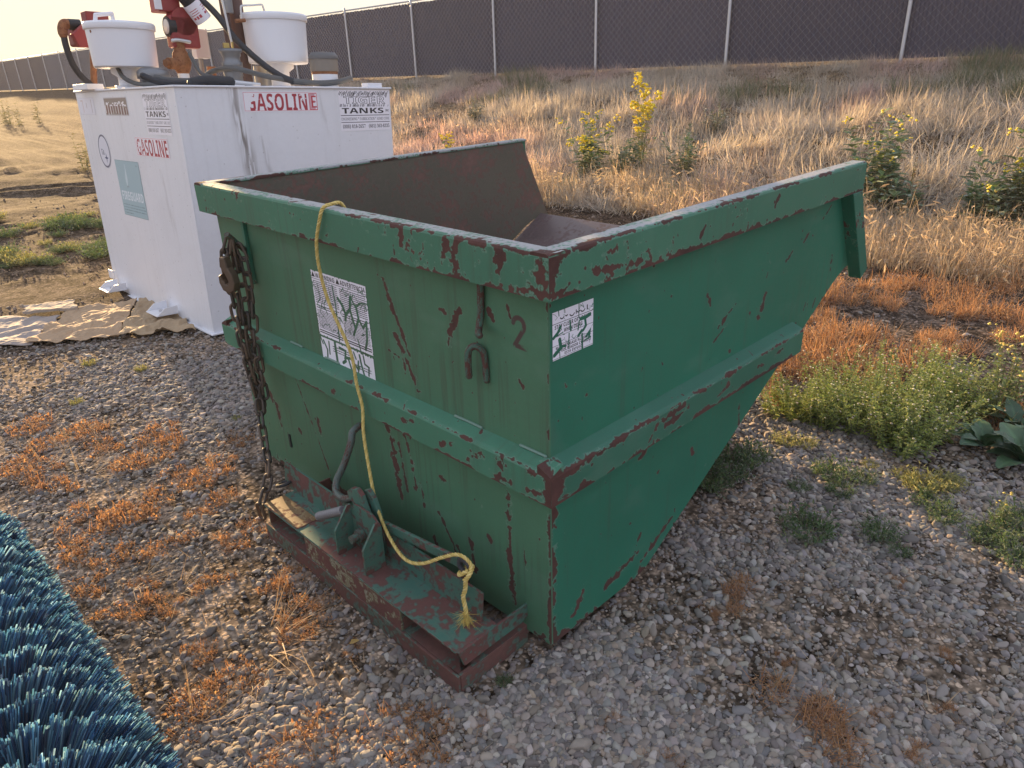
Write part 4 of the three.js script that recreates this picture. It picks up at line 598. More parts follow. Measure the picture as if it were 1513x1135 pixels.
  part('chain_pin', rod([0, 0.97, -1.50], [-0.09, 1.065, -1.455], 0.0105, 12), hookM, hopper);
  for (const [a, b] of [[-1.28, -1.2], [-1.045, -0.96], [-0.36, -0.25], [-0.1, -0.01]]) part('weld_bead', tube([[-0.003, WY + 0.014, a], [-0.003, WY + 0.0145, (a + b) / 2], [-0.003, WY + 0.014, b]], 0.004, 16, 6), std(0.16, 0.26, 0.21, 0.6), hopper);

  // stickers
  const Y = V(0, 1, 0), fX = V(0, 0, 1), lines = (x, R, x0, x1, y0, y1, step) => { for (let y = y0; y < y1; y += step) for (let u = x0; u < x1;) { const l = 4 + R() * 14; x.fillRect(u, y, Math.min(l, x1 - u), step * 0.42); u += l + 3; } };
  const warn = canvasTex(640, 480, (x, W, H) => {
    x.fillStyle = '#e6e5ee'; x.fillRect(0, 0, W, H); x.fillStyle = '#1b1b1e'; const R = rng(33);
    for (const cx of [24, 322]) { x.beginPath(); x.moveTo(cx, 8); x.lineTo(cx + 22, 46); x.lineTo(cx - 22, 46); x.fill(); }
    fitText(x, 'WARNING', 170, 30, 240, 44); fitText(x, 'ADVERTENCIA', 490, 30, 280, 44); x.fillRect(0, 56, W, 3);
    x.fillStyle = '#2e2e33'; lines(x, R, 14, 300, 72, 240, 14); lines(x, R, 330, 625, 72, 240, 14); x.fillStyle = '#2c2c30'; x.fillRect(14, 250, 280, 6); x.fillRect(14, 266, 260, 6); x.fillRect(330, 250, 300, 6); x.fillRect(330, 266, 280, 6); x.fillStyle = '#3a3a40'; lines(x, R, 14, 300, 286, 425, 11); lines(x, R, 330, 625, 286, 425, 11); x.fillStyle = '#1b1b1e'; x.fillRect(10, 436, 290, 8); x.fillRect(10, 452, 290, 8); x.fillRect(330, 436, 300, 8); x.fillRect(330, 452, 300, 8);
  });
  const warnCut = crackMask(640, 480, (x, W, H) => {
    const R = rng(34); strokes(x, [[26, 300, 150, 345, 190, 372, 250, 360, 290], [24, 372, 250, 430, 200, 452, 110], [22, 430, 200, 470, 330, 520, 250, 505, 160], [20, 520, 250, 560, 300, 610, 250], [16, 455, 110, 500, 170, 560, 130], [20, 470, 330, 440, 380], [22, 605, 250, 590, 380, 560, 455], [14, 250, 70, 262, 200, 250, 470], [18, 330, 410, 350, 460], [12, 480, 400, 500, 480], [8, 120, 80, 150, 190, 110, 230, 140, 300], [7, 60, 90, 80, 190, 30, 240], [7, 150, 190, 240, 210], [6, 200, 90, 215, 180], [8, 560, 130, 630, 120], [7, 20, 250, 120, 262]], 8);
    for (let i = 0; i < 46; i++) { let a = R() * W, b = 60 + R() * 400; const q = [2 + R() * 3.4, a, b]; for (let k = 0; k < 4; k++) { a += (R() - 0.5) * 70; b += (R() - 0.5) * 70; q.push(a, b); } strokes(x, [q]); }
    for (let i = 0; i < 60; i++) { const s = Math.floor(R() * 4), t = R(); x.beginPath(); x.arc(s < 2 ? t * W : (s - 2) * W, s < 2 ? s * H : t * H, 2 + R() * 5, 0, 7); x.fill(); }
  });
  decal('warning_sticker', 0.315, 0.228, warn, hopper, V(-0.0013, 0.757, -1.062), fX, Y, 0.5, warnCut).userData.label = 'cracked white warning sticker in two languages';
  decal('caution_strip', 0.312, 0.082, canvasTex(512, 136, (x, W, H) => { x.fillStyle = '#e6e5ee'; x.fillRect(0, 0, W, H); x.fillStyle = '#3a4a42'; const R = rng(35); lines(x, R, 120, 300, 30, 60, 14); lines(x, R, 300, 480, 84, 110, 14); }), hopper, V(-0.0013, 0.668, -1.062), fX, Y, 0.5, crackMask(512, 136, (x, W, H) => {
    strokes(x, [[22, 148, 0, 152, 136], [14, 30, 20, 60, 70, 50, 120], [12, 86, 14, 80, 90], [16, 190, 24, 250, 30, 236, 74, 300, 60], [18, 210, 110, 240, 90], [16, 268, 70, 290, 136], [14, 300, 20, 310, 70, 352, 110, 366, 60], [12, 330, 16, 345, 50], [16, 384, 20, 392, 72, 410, 136], [12, 420, 14, 426, 60, 462, 70, 452, 120], [10, 372, 88, 352, 130], [12, 0, 0, 20, 40]], 10); const R = rng(36); for (let i = 0; i < 60; i++) { const s = Math.floor(R() * 2), t = R(); x.beginPath(); x.arc(t * W, s * H, 2 + R() * 7, 0, 7); x.fill(); }
  })).userData.label = 'torn white caution strip';
  decal('safety_sticker', 0.152, 0.122, canvasTex(480, 384, (x, W, H) => {
    x.fillStyle = '#e8e8f2'; x.fillRect(0, 0, W, H); x.fillStyle = '#232327'; x.strokeStyle = '#232327'; x.lineWidth = 9; for (const [a, r] of [[110, 24], [160, 14], [225, 30], [300, 20], [352, 28]]) { x.beginPath(); x.arc(a, 46, r, 0.4, 2.7); x.stroke(); } x.fillRect(400, 34, 12, 40); x.fillRect(268, 40, 10, 34); x.fillRect(0, 92, W, 4);
    fitText(x, 'STAY CLEAR OF LOCKER', W / 2, 122, W * 0.9, 44); fitText(x, 'WHEN USING', W / 2, 168, W * 0.46, 42); x.fillRect(0, 196, W, 3); x.fillRect(0, 268, W, 3); fitText(x, 'MANTENGASE ALEJADO', W / 2, 292, W * 0.86, 34); fitText(x, 'DEL VOLTEADOR CUANDO', W / 2, 324, W * 0.9, 34); fitText(x, 'ESTA EN USO', W / 2, 354, W * 0.44, 32); x.fillRect(0, 374, W, 3);
  }), hopper, V(0.014, 0.934, 0.0013), V(1, 0, 0), Y, 0.5, crackMask(480, 384, (x, W, H) => {
    strokes(x, [[9, 306, 0, 304, 110, 330, 140], [30, 330, 130, 400, 130, 440, 120], [24, 380, 140, 392, 200, 360, 230], [14, 310, 140, 296, 210], [18, 200, 110, 210, 190], [26, 90, 130, 60, 170, 10, 200], [8, 10, 200, 120, 180], [34, 80, 230, 96, 300, 20, 340], [20, 96, 290, 150, 300], [12, 190, 210, 186, 330], [26, 340, 230, 300, 260], [24, 400, 290, 440, 260, 430, 310], [20, 345, 260, 350, 384], [14, 380, 320, 450, 310], [8, 80, 340, 84, 384], [9, 70, 0, 74, 40], [6, 140, 0, 142, 24]], 10);
    const R = rng(37); for (let i = 0; i < 26; i++) { let a = R() * W, b = R() * H; const q = [2 + R() * 3, a, b]; for (let k = 0; k < 3; k++) { a += (R() - 0.5) * 60; b += (R() - 0.5) * 60; q.push(a, b); } strokes(x, [q]); }
  })).userData.label = 'cracked white safety sticker beside the corner';
}
{ // fork base under the hopper, latch and release lever
  baseRust = paintMaterial({ u0: -1.3, v0: 0, w: 1.4, h: 1.4, ppm: 560, seed: 171, base: [0.055, 0.15, 0.115], rust: [0.115, 0.05, 0.042], pale: [0.10, 0.14, 0.10], general: 0.32, soft: 0.7, spots: 60, streak: 0.2, rough: 0.55, bump: 0.0016 });
  const railM = paintMaterial({ u0: -1.3, v0: 0, w: 1.4, h: 0.4, ppm: 560, seed: 173, base: [0.20, 0.19, 0.11], rust: [0.12, 0.052, 0.044], pale: [0.45, 0.45, 0.42], general: 0.3, soft: 0.5, spots: 60, streak: 0.4, rough: 0.7, bump: 0.002, chips: [] });
  const rustM = paintMaterial({ u0: -1.3, v0: -0.4, w: 1.4, h: 1.0, ppm: 480, seed: 175, base: [0.07, 0.13, 0.10], rust: [0.12, 0.056, 0.046], pale: [0.2, 0.16, 0.12], general: 0.5, soft: 0.6, spots: 40, streak: 0.2, rough: 0.7, bump: 0.002 });
  const B = new THREE.Group(); B.name = 'fork_base'; hopper.add(B); const X = -0.272, zl = -1.165, zr = -0.10;
  const bp = (g, m = baseRust, n = 'plate') => part(n, g, m, B);
  bp(box(X, -0.118, 0.142, 0.150, zl, zr, 0.003), baseRust, 'deck_plate');
  bp(box(X, X + 0.008, 0.066, 0.1415, -0.885, -0.352, 0.002), railM, 'front_plate');
  bp(box(X - 0.004, X + 0.006, 0.0, 0.0655, zl - 0.005, zr + 0.004, 0.003), rustM, 'rail_face'); bp(box(X + 0.0065, X + 0.06, 0.058, 0.0655, zl - 0.005, zr - 0.004, 0.002), rustM, 'rail_ledge');
  for (const z of [-0.885, -0.352, zl + 0.012]) bp(box(X + 0.009, 0.0, 0.066, 0.1415, z - 0.006, z + 0.001, 0.002), rustM, 'pocket_wall');
  // folded end on the right: sloping gusset and lower return rail
  bp(metreUV(plateXY([[X + 0.004, 0.1495], [X + 0.02, 0.096], [-0.03, 0.096], [0.03, 0.12], [0.03, 0.1495]], zr + 0.0005, zr + 0.0085)), baseRust, 'end_gusset');
  bp(box(X + 0.0065, 0.0, 0.0, 0.0575, zr - 0.003, zr + 0.004, 0.002), rustM, 'return_rail'); bp(box(X + 0.0065, 0.0, 0.058, 0.0655, zr - 0.05, zr + 0.004, 0.002), rustM, 'return_ledge');
  bp(box(X + 0.0065, 0.0, 0.0, 0.0575, zl - 0.005, zl + 0.003, 0.002), rustM, 'return_rail');
  // raised ridge along the back of the deck
  bp(metreUV((() => { const g = plateXY([[-0.150, 0.1505], [-0.142, 0.1505], [-0.130, 0.245], [-0.138, 0.245]], -1.225, -0.135); return g; })()), baseRust, 'ridge_plate');
  for (const z of [-0.42, -1.30]) { bp(box(0.008, 1.52, 0.0, 0.045, z - 0.05, z + 0.05, 0.003), rustM, 'skid'); }
  bp(metreUV(plateXY([[1.30, 0.0455], [1.50, 0.0455], [1.50, 0.11], [1.44, 0.13]], -0.45, -0.36)), baseRust, 'rear_stop'); bp(metreUV(plateXY([[1.30, 0.0455], [1.50, 0.0455], [1.50, 0.11], [1.44, 0.13]], -1.34, -1.25)), baseRust, 'rear_stop');
  // left deck end: yellowish rusted strip, orange sunlight put into its colour
  bp(box(X + 0.002, -0.19, 0.1503, 0.1525, zl + 0.005, -0.93, 0.0008), paintMaterial({ u0: -0.4, v0: -1.3, w: 0.5, h: 0.5, ppm: 600, seed: 177, base: [0.20, 0.12, 0.05], rust: [0.13, 0.06, 0.04], pale: [0.3, 0.26, 0.15], general: 0.1, soft: 0.5, rough: 0.6, streak: 0 }), 'sun_tinted_strip');
  const lm = new THREE.Group(); lm.name = 'latch'; hopper.add(lm); const lp = (n, g, m = baseRust) => part(n, g, m, lm);
  for (const z of [-0.702, -0.548]) lp('bracket_wing', metreUV(plateXY([[-0.252, 0.1505], [-0.185, 0.1505], [-0.185, 0.315], [-0.198, 0.315], [-0.252, 0.243]], z - 0.004, z + 0.004)));
  lp('bracket_back', metreUV(plateZY([[-0.5435, 0.1505], [-0.5435, 0.30], [-0.58, 0.325], [-0.67, 0.325], [-0.7065, 0.30], [-0.7065, 0.1505]], -0.1845, -0.177)));
  lp('bolt', mergeGeometries([rod([-0.186, 0.225, -0.645], [-0.206, 0.225, -0.645], 0.024, 6), rod([-0.206, 0.225, -0.645], [-0.232, 0.225, -0.645], 0.014, 10)]));
  lp('latch_hook', metreUV(plateZY([[-0.68, 0.18], [-0.60, 0.18], [-0.61, 0.27], [-0.635, 0.33], [-0.645, 0.36], [-0.67, 0.376], [-0.70, 0.368], [-0.728, 0.345], [-0.728, 0.325], [-0.705, 0.315], [-0.69, 0.26]], -0.172, -0.158, 0.002)));
  lp('latch_hook', metreUV(plateZY([[-0.66, 0.20], [-0.585, 0.20], [-0.60, 0.30], [-0.62, 0.35], [-0.645, 0.372], [-0.67, 0.36], [-0.668, 0.33], [-0.65, 0.30]], -0.145, -0.133, 0.002)));
  const grey = paintMaterial({ u0: 0, v0: 0, w: 0.6, h: 0.6, ppm: 260, seed: 181, base: [0.085, 0.12, 0.105], general: -0.25, pale: [0.2, 0.24, 0.22], streak: 0, rough: 0.5 });
  lp('handle', tube([[-0.015, 0.475, -0.862], [-0.045, 0.462, -0.862], [-0.06, 0.43, -0.856], [-0.09, 0.35, -0.872], [-0.118, 0.295, -0.885], [-0.138, 0.268, -0.862], [-0.146, 0.268, -0.815], [-0.148, 0.285, -0.77], [-0.15, 0.305, -0.735], [-0.152, 0.31, -0.70]], 0.0125, 90, 12), grey);
  lp('lever_bar', (() => { const a = V(-0.14, 0.262, -0.6), b = V(-0.145, 0.318, -0.215), d = b.clone().sub(a), L = d.length(), g = box(-0.006, 0.006, -0.016, 0.016, 0, L, 0.003), q = new THREE.Quaternion().setFromUnitVectors(V(0, 0, 1), d.normalize()); g.applyQuaternion(q); g.translate(a.x, a.y, a.z); return metreUV(g); })());
  { const t = new THREE.TorusGeometry(0.022, 0.0085, 8, 20); t.rotateY(Math.PI / 2); t.translate(-0.146, 0.316, -0.19); lp('lever_eye', t, std(0.05, 0.05, 0.055, 0.6)); }
  { const a = V(-0.205, 0.293, -0.715), b = V(-0.205, 0.192, -0.885), pts = [], n = 200, d = b.clone().sub(a), L = d.length(), e = V(1, 0, 0), f = V().crossVectors(d.clone().normalize(), e); for (let i = 0; i <= n; i++) { const t = i / n, w = t * 26 * 6.283; pts.push(a.clone().addScaledVector(d, t).addScaledVector(e, Math.cos(w) * 0.0125).addScaledVector(f, Math.sin(w) * 0.0125)); } const s = lp('spring', new THREE.TubeGeometry(new THREE.CatmullRomCurve3(pts), 700, 0.0036, 5), std(0.24, 0.235, 0.24, 0.5, 0.4)); part('spring_tail', tube([b.toArray(), [-0.205, 0.186, -0.91], [-0.2, 0.193, -0.955]], 0.0036, 16, 6), baseRust, s); part('spring_core', rod(a, b, 0.0105, 10), std(0.17, 0.165, 0.17, 0.6, 0.3), s); }
  { const t = new THREE.TorusGeometry(0.026, 0.007, 8, 20); t.rotateX(1.2); t.translate(-0.165, 0.172, -1.2); part('shackle_ring', t, std(0.04, 0.04, 0.042, 0.7), B); }
}
// ------------------------------------------------------------------ chain hanging from the hopper
{
  const chain = thing('steel_chain', 'dark rusty steel chain with a grab hook hanging from the green hopper', 'chain', [-0.08, 0.15, -1.48]);
  const o = chain.position, chainM = [[0.085, 0.066, 0.053], [0.062, 0.052, 0.045], [0.11, 0.078, 0.055]].map((c) => std(...c, 0.55, 0.35));
  const pts = []; const hl = 0.0195, hw = 0.0135; for (let i = 0; i < 24; i++) { const a = i / 24 * 6.2832, c = Math.cos(a), s = Math.sin(a); pts.push(V(c * hw, s * hw + (s >= 0 ? hl : -hl), 0)); }
  const linkG = new THREE.TubeGeometry(new THREE.CatmullRomCurve3(pts, true), 32, 0.0058, 7, true), pitch = 0.0535;
  let n = 0;
  const run = (path) => {
    const c = new THREE.CatmullRomCurve3(path.map((p) => V(...p)), false, 'catmullrom', 0.4), L = c.getLength(), m = Math.round(L / pitch);
    for (let i = 0; i < m; i++) {
      const t = (i + 0.5) / m, p = c.getPointAt(t), d = c.getTangentAt(t), link = part('link', linkG, chainM[(n * 7) % 3], chain); link.position.copy(p).sub(o);
      const q = new THREE.Quaternion().setFromUnitVectors(V(0, 1, 0), d); link.quaternion.copy(q).multiply(new THREE.Quaternion().setFromAxisAngle(V(0, 1, 0), (n % 2 ? 0.65 : 0.65 + Math.PI / 2) + Math.sin(n * 12.9) * 0.25)); n++;
    }
  };
  run([[-0.055, 1.02, -1.461], [-0.047, 0.97, -1.449], [-0.046, 0.8, -1.449], [-0.065, 0.66, -1.446], [-0.067, 0.56, -1.443], [-0.069, 0.42, -1.440]]);
  run([[-0.064, 1.035, -1.464], [-0.065, 0.95, -1.465], [-0.066, 0.8, -1.464], [-0.077, 0.66, -1.461], [-0.079, 0.52, -1.455], [-0.080, 0.38, -1.449]]);
  run([[-0.072, 1.045, -1.470], [-0.085, 0.97, -1.476], [-0.087, 0.8, -1.473], [-0.092, 0.64, -1.470], [-0.092, 0.5, -1.461], [-0.086, 0.36, -1.446]]);
  run([[-0.077, 1.05, -1.476], [-0.101, 0.98, -1.482], [-0.103, 0.88, -1.482], [-0.102, 0.72, -1.477], [-0.099, 0.58, -1.470], [-0.091, 0.44, -1.458]]);
  run([[-0.095, 0.42, -1.44], [-0.12, 0.36, -1.40], [-0.155, 0.30, -1.325], [-0.19, 0.255, -1.25], [-0.222, 0.205, -1.21], [-0.258, 0.165, -1.185], [-0.28, 0.125, -1.18], [-0.276, 0.09, -1.175]]);
  const hs = [[-0.012, 0.055], [0.014, 0.055], [0.02, 0.02], [0.036, -0.004], [0.042, -0.034], [0.03, -0.062], [0.004, -0.072], [-0.024, -0.062], [-0.036, -0.036], [-0.034, -0.012], [-0.022, -0.006], [-0.018, -0.024], [-0.008, -0.038], [0.006, -0.04], [0.012, -0.028], [0.002, -0.004], [-0.018, 0.022]];
  const hg = plateXY(hs, -0.011, 0.011, 0.005); hg.scale(0.95, 1.05, 1); hg.rotateY(-Math.PI / 2 + 0.35); const hk = part('grab_hook', hg, chainM[2], chain); hk.position.set(-0.112 - o.x, 0.93 - o.y, -1.46 - o.z);
}
// ------------------------------------------------------------------ yellow rope
{
  const rope = thing('yellow_rope', 'frayed yellow twisted rope hanging over the rim and tied to the release lever', 'rope', [-0.15, 0.15, -0.16]);
  const o = rope.position, yel = [[0.62, 0.47, 0.14], [0.54, 0.40, 0.11], [0.70, 0.55, 0.20]].map((c) => std(...c, 0.55));
  class Strand extends THREE.Curve { constructor(c, k, r, tw, N) { super(); this.c = c; this.k = k; this.r = r; this.tw = tw; this.fr = c.computeFrenetFrames(N); this.N = N; } getPoint(t, q = V()) { const i = Math.min(this.N, Math.round(t * this.N)), p = this.c.getPointAt(clamp(t)), a = t * this.tw + this.k * 2.0944; return q.copy(p).addScaledVector(this.fr.normals[i], Math.cos(a) * this.r).addScaledVector(this.fr.binormals[i], Math.sin(a) * this.r); } getPointAt(t, q) { return this.getPoint(t, q); } }
  const twist = (path, name, r = 0.0029) => { const c = new THREE.CatmullRomCurve3(path.map((p) => V(p[0] - o.x, p[1] - o.y, p[2] - o.z)), false, 'catmullrom', 0.5), L = c.getLength(), N = Math.round(L / 0.0035); const h = new THREE.Group(); h.name = name; rope.add(h); for (let k = 0; k < 3; k++) part('strand', new THREE.TubeGeometry(new Strand(c, k, r * 1.1, L / 0.030 * 6.283, N), N, r * 0.98, 6), yel[k], h); };
  twist([[0.06, 1.14, -0.86], [0.035, 1.19, -0.853], [0.012, 1.222, -0.848], [-0.022, 1.224, -0.845], [-0.048, 1.216, -0.85], [-0.058, 1.18, -0.862], [-0.057, 1.105, -0.90], [-0.054, 1.018, -0.909], [-0.05, 0.912, -0.885], [-0.056, 0.779, -0.79], [-0.062, 0.675, -0.768], [-0.066, 0.60, -0.745], [-0.09, 0.527, -0.719], [-0.11, 0.426, -0.681], [-0.135, 0.323, -0.624], [-0.165, 0.268, -0.53], [-0.19, 0.25, -0.42], [-0.188, 0.272, -0.338], [-0.172, 0.33, -0.253], [-0.158, 0.358, -0.20], [-0.148, 0.342, -0.165], [-0.155, 0.315, -0.158]], 'rope_line');
  twist([[-0.158, 0.325, -0.16], [-0.17, 0.305, -0.185], [-0.15, 0.292, -0.205], [-0.13, 0.305, -0.195], [-0.14, 0.325, -0.165], [-0.165, 0.318, -0.152], [-0.172, 0.296, -0.165]], 'knot', 0.0034);
  twist([[-0.168, 0.30, -0.165], [-0.168, 0.26, -0.170], [-0.172, 0.235, -0.176], [-0.176, 0.205, -0.165], [-0.18, 0.185, -0.158]], 'rope_tail', 0.0034);
  const R = rng(93), g = new Geo(); for (let i = 0; i < 170; i++) { const w = Math.pow(R(), 2.5), L = 0.022 + R() * 0.03, a = R() * 6.283; g.blade(-0.18 - o.x + (R() - 0.5) * 0.014, 0.195 - o.y - R() * 0.025, -0.158 - o.z + (R() - 0.5) * 0.014, a, L, 3.1 - w * 1.6, (R() - 0.5) * 1.6, 0.0016, vary([0.62, 0.46, 0.12], R, 0.15), 3); }
  part('frayed_end', g.build(), leafy(0.25), rope);
}
// ------------------------------------------------------------------ blue sweeper broom
{
  const R = rng(77), xc = -1.2135, yc = 0.268, rad = 0.272, broom = thing('sweeper_broom', 'large cylindrical sweeper broom with blue plastic bristles lying beside the gravel', 'broom', [xc, 0, -0.5]);
  part('core_tube', (() => { const g = new THREE.CylinderGeometry(0.085, 0.085, 1.95, 24); g.rotateX(Math.PI / 2); g.translate(0, yc, 0.09); return g; })(), std(0.30, 0.30, 0.31, 0.5, 0.4), broom);
  const m = new THREE.MeshPhysicalMaterial({ vertexColors: true, roughness: 1, side: THREE.DoubleSide, transmission: 0.4, thickness: 0, clearcoat: 0.7, clearcoatRoughness: 0.3 });
  const cols = [[0.05, 0.17, 0.33], [0.03, 0.09, 0.20], [0.12, 0.31, 0.46], [0.03, 0.06, 0.13], [0.27, 0.48, 0.60]];
  for (let k = 0; k < 21; k++) {
    const z0 = -0.86 + k * 0.087, g = new Geo(), wav = k * 1.7;
    part('wafer', (() => { const t = new THREE.TorusGeometry(0.098, 0.014, 6, 32); t.translate(0, yc, z0); return t; })(), std(0.04, 0.12, 0.24, 0.6), broom);
    for (let b = 0; b < 118; b++) {                                   // bundles of bristles
      const th0 = -0.28 * Math.PI + (b + (R() - 0.5) * 0.5) / 118 * 1.36 * Math.PI, zb = z0 + Math.sin(th0 * 6 + wav) * 0.007, len = 0.92 + 0.08 * R(), lz = (R() - 0.5) * 0.010, lt = (R() - 0.5) * 0.06, tone = vary([1, 1, 1], R, 0.25);
      for (let i = 0; i < 18; i++) {
        const th = th0 + (R() - 0.5) * 0.022, zz = zb + (R() - 0.5) * 0.011, r1 = rad * len * (0.87 + 0.13 * Math.pow(R(), 0.5)), c = vary(cols[Math.floor(R() * 5)], R, 0.3).map((v, q) => v * tone[q]), tw = lt + (R() - 0.5) * 0.07, ty = lz + (R() - 0.5) * 0.016, wdt = 0.0022 + R() * 0.0010;
        const P = (q, a, dz) => { const rr = lerp(0.095, r1, q); return V(Math.sin(th + a) * rr, yc + Math.cos(th + a) * rr, zz + dz); };
        const p0 = P(0, 0, 0), p1 = P(0.55, tw * 0.35, ty * 0.5), p2 = P(1, tw, ty); for (const p of [p0, p1, p2]) if (p.y < 0.003) p.y = 0.003 + R() * 0.004;
        g.ribbon([p0, p1, p2], [wdt, wdt, wdt], V(0, 0, 1), c); g.ribbon([p0, p1, p2], [wdt, wdt, wdt], V(Math.cos(th), -Math.sin(th), 0), c);
      }
    }
    const b = part('bristle_ring', g.build(), m, broom); b.userData.kind = 'stuff';
  }
}
// ------------------------------------------------------------------ cardboard on the ground beside the tank
{
  function sheet(name, label, c, seed, amp, col, thick = 0.005, lift = 0.014) {
    const N = 90, q = c.map(([x, y]) => groundAt(x, y)), pos = [], idx = [], cx = q.reduce((s, p) => s + p.x, 0) / 4, cz = q.reduce((s, p) => s + p.z, 0) / 4, cols = [];
    const top = []; for (let j = 0; j <= N; j++) for (let i = 0; i <= N; i++) {
      const u = i / N, v = j / N, ww = 0.03 * (fbm(u * 5 + seed, v * 5, 3, seed) - 0.5) * 2, x = lerp(lerp(q[0].x, q[1].x, u), lerp(q[3].x, q[2].x, u), v) + ww * (v < 0.02 || v > 0.98 ? 1.4 : 0.4), z = lerp(lerp(q[0].z, q[1].z, u), lerp(q[3].z, q[2].z, u), v) + ww * (u < 0.02 || u > 0.98 ? 1.2 : 0.4);
      const wv = Math.sin(z * 24 + fbm(x * 3.5, z * 2.5, 3, seed + 3) * 13 + x * 4), rid = Math.pow(0.5 + 0.5 * wv, 1.3), y = groundY(x, z) + lift + amp * (rid * 0.85 + fbm(x * 9, z * 9, 3, seed + 5) * 0.8 + Math.abs(fbm(x * 14, z * 20, 3, seed + 6) - 0.5) * 1.5 - 0.3) * (0.35 + 0.9 * fbm(x * 1.6, z * 1.6, 2, seed + 8));
      top.push([x - cx, y, z - cz]);
    }
    const n1 = N + 1, n2 = n1 * n1, f = vary(col, rng(seed), 0.03); for (const dy of [0, -thick]) top.forEach((p) => { pos.push(p[0], p[1] + dy, p[2]); const s = 0.86 + 0.28 * fbm(p[0] * 6 + seed, p[2] * 6, 3, seed + 12); cols.push(f[0] * s, f[1] * s, f[2] * s); });
    for (let j = 0; j < N; j++) for (let i = 0; i < N; i++) { const a = j * n1 + i, b = a + 1, d = a + n1, e = d + 1; idx.push(a, d, b, b, d, e, a + n2, b + n2, d + n2, b + n2, e + n2, d + n2); if (j === 0) idx.push(a, b, a + n2, b, b + n2, a + n2); if (j === N - 1) idx.push(d, d + n2, e, e, d + n2, e + n2); if (i === 0) idx.push(a, a + n2, d, d, a + n2, d + n2); if (i === N - 1) idx.push(b, e, b + n2, e, e + n2, b + n2); }
    let g = new THREE.BufferGeometry(); g.setAttribute('position', new THREE.Float32BufferAttribute(pos, 3)); g.setAttribute('color', new THREE.Float32BufferAttribute(cols, 3)); g.setIndex(idx); g.computeVertexNormals();
    const m = new THREE.Mesh(g, new THREE.MeshStandardMaterial({ vertexColors: true, roughness: 0.9 })); m.position.set(cx, 0, cz); return tagMesh(m, name, label, 'cardboard');
  }
  sheet('cardboard_sheet', 'creased tan cardboard sheet pushed against the bottom edge of the white tank', [[208, 447], [262, 459], [290, 493], [176, 503]], 211, 0.040, [0.40, 0.29, 0.18]);
  sheet('cardboard_sheet', 'wide wavy tan cardboard sheet between the tank-side sheet and the greyish one', [[112, 460], [206, 449], [172, 503], [36, 513]], 223, 0.046, [0.40, 0.295, 0.185]);
  sheet('cardboard_sheet', 'flat greyish cardboard sheet lying farthest from the tank', [[-60, 474], [88, 470], [48, 512], [-90, 520]], 227, 0.016, [0.31, 0.275, 0.235]);
  sheet('cardboard_flap', 'narrow folded cardboard flap behind the wavy sheet', [[38, 462], [112, 452], [117, 465], [40, 472]], 229, 0.012, [0.33, 0.29, 0.24], 0.02, 0.05);
}
// ------------------------------------------------------------------ weeds and flowers
const leafM = leafy(0.48), stemM = leafy(0.3), dryM = leafy(0.48), petalM = leafy(0.45);
// dried weed: a low tangle of crumbling twigs and curled leaflets
function weedMat(seed, { n = 330, rad = 0.13, hgt = 0.045, cols, ls = 1 }) {
  const R = rng(seed), g = new Geo(), lobes = Array.from({ length: 6 }, () => [(R() - 0.5) * rad * 1.7, (R() - 0.5) * rad * 1.1, 0.35 + R() * 0.6]);
  for (let k = 0; k < n; k++) {
    const l = lobes[Math.floor(R() * 6)], a = R() * 6.283, r = rad * 0.5 * l[2] * Math.sqrt(R()), x = l[0] + Math.cos(a) * r, z = l[1] + Math.sin(a) * r, y = hgt * R() * R() * l[2];
    if (R() < 0.3) g.blade(x, y * 0.3, z, R() * 6.283, 0.02 + R() * 0.05, 0.3 + R() * 1.2, (R() - 0.3) * 1.6, 0.0022, vary(cols[Math.floor(R() * cols.length)], R, 0.3), 3);
    else { const d = V(R() - 0.5, R() * 0.7, R() - 0.5); g.leaf(V(x, y, z), d, V(R() - 0.5, 1, R() - 0.5), (0.006 + R() * 0.010) * ls, (0.005 + R() * 0.005) * ls, vary(cols[Math.floor(R() * cols.length)], R, 0.35), 0.4); }
  }
  return g.build();
}
const orange = [[0.40, 0.195, 0.075], [0.46, 0.24, 0.095], [0.30, 0.15, 0.065], [0.38, 0.22, 0.10]];
const matGeos = [0, 1, 2, 3, 4].map((i) => weedMat(700 + i, { cols: orange, n: 430 })), farGeos = [0, 1, 2, 3, 4].map((i) => weedMat(710 + i, { cols: orange, n: 1000, ls: 0.5, hgt: 0.055 })), shortGeos = [0, 1, 2].map((i) => weedMat(720 + i, { cols: orange, n: 1700, rad: 0.12, hgt: 0.06, ls: 0.45 }));
function place(geo, mat, name, label, category, p, s, rot, group, sy = 1) { const m = new THREE.Mesh(geo, mat); m.position.copy(p); m.position.y = groundY(p.x, p.z); m.scale.set(s, s * sy, s); m.rotation.y = rot; return tagMesh(m, name, label, category, group); }
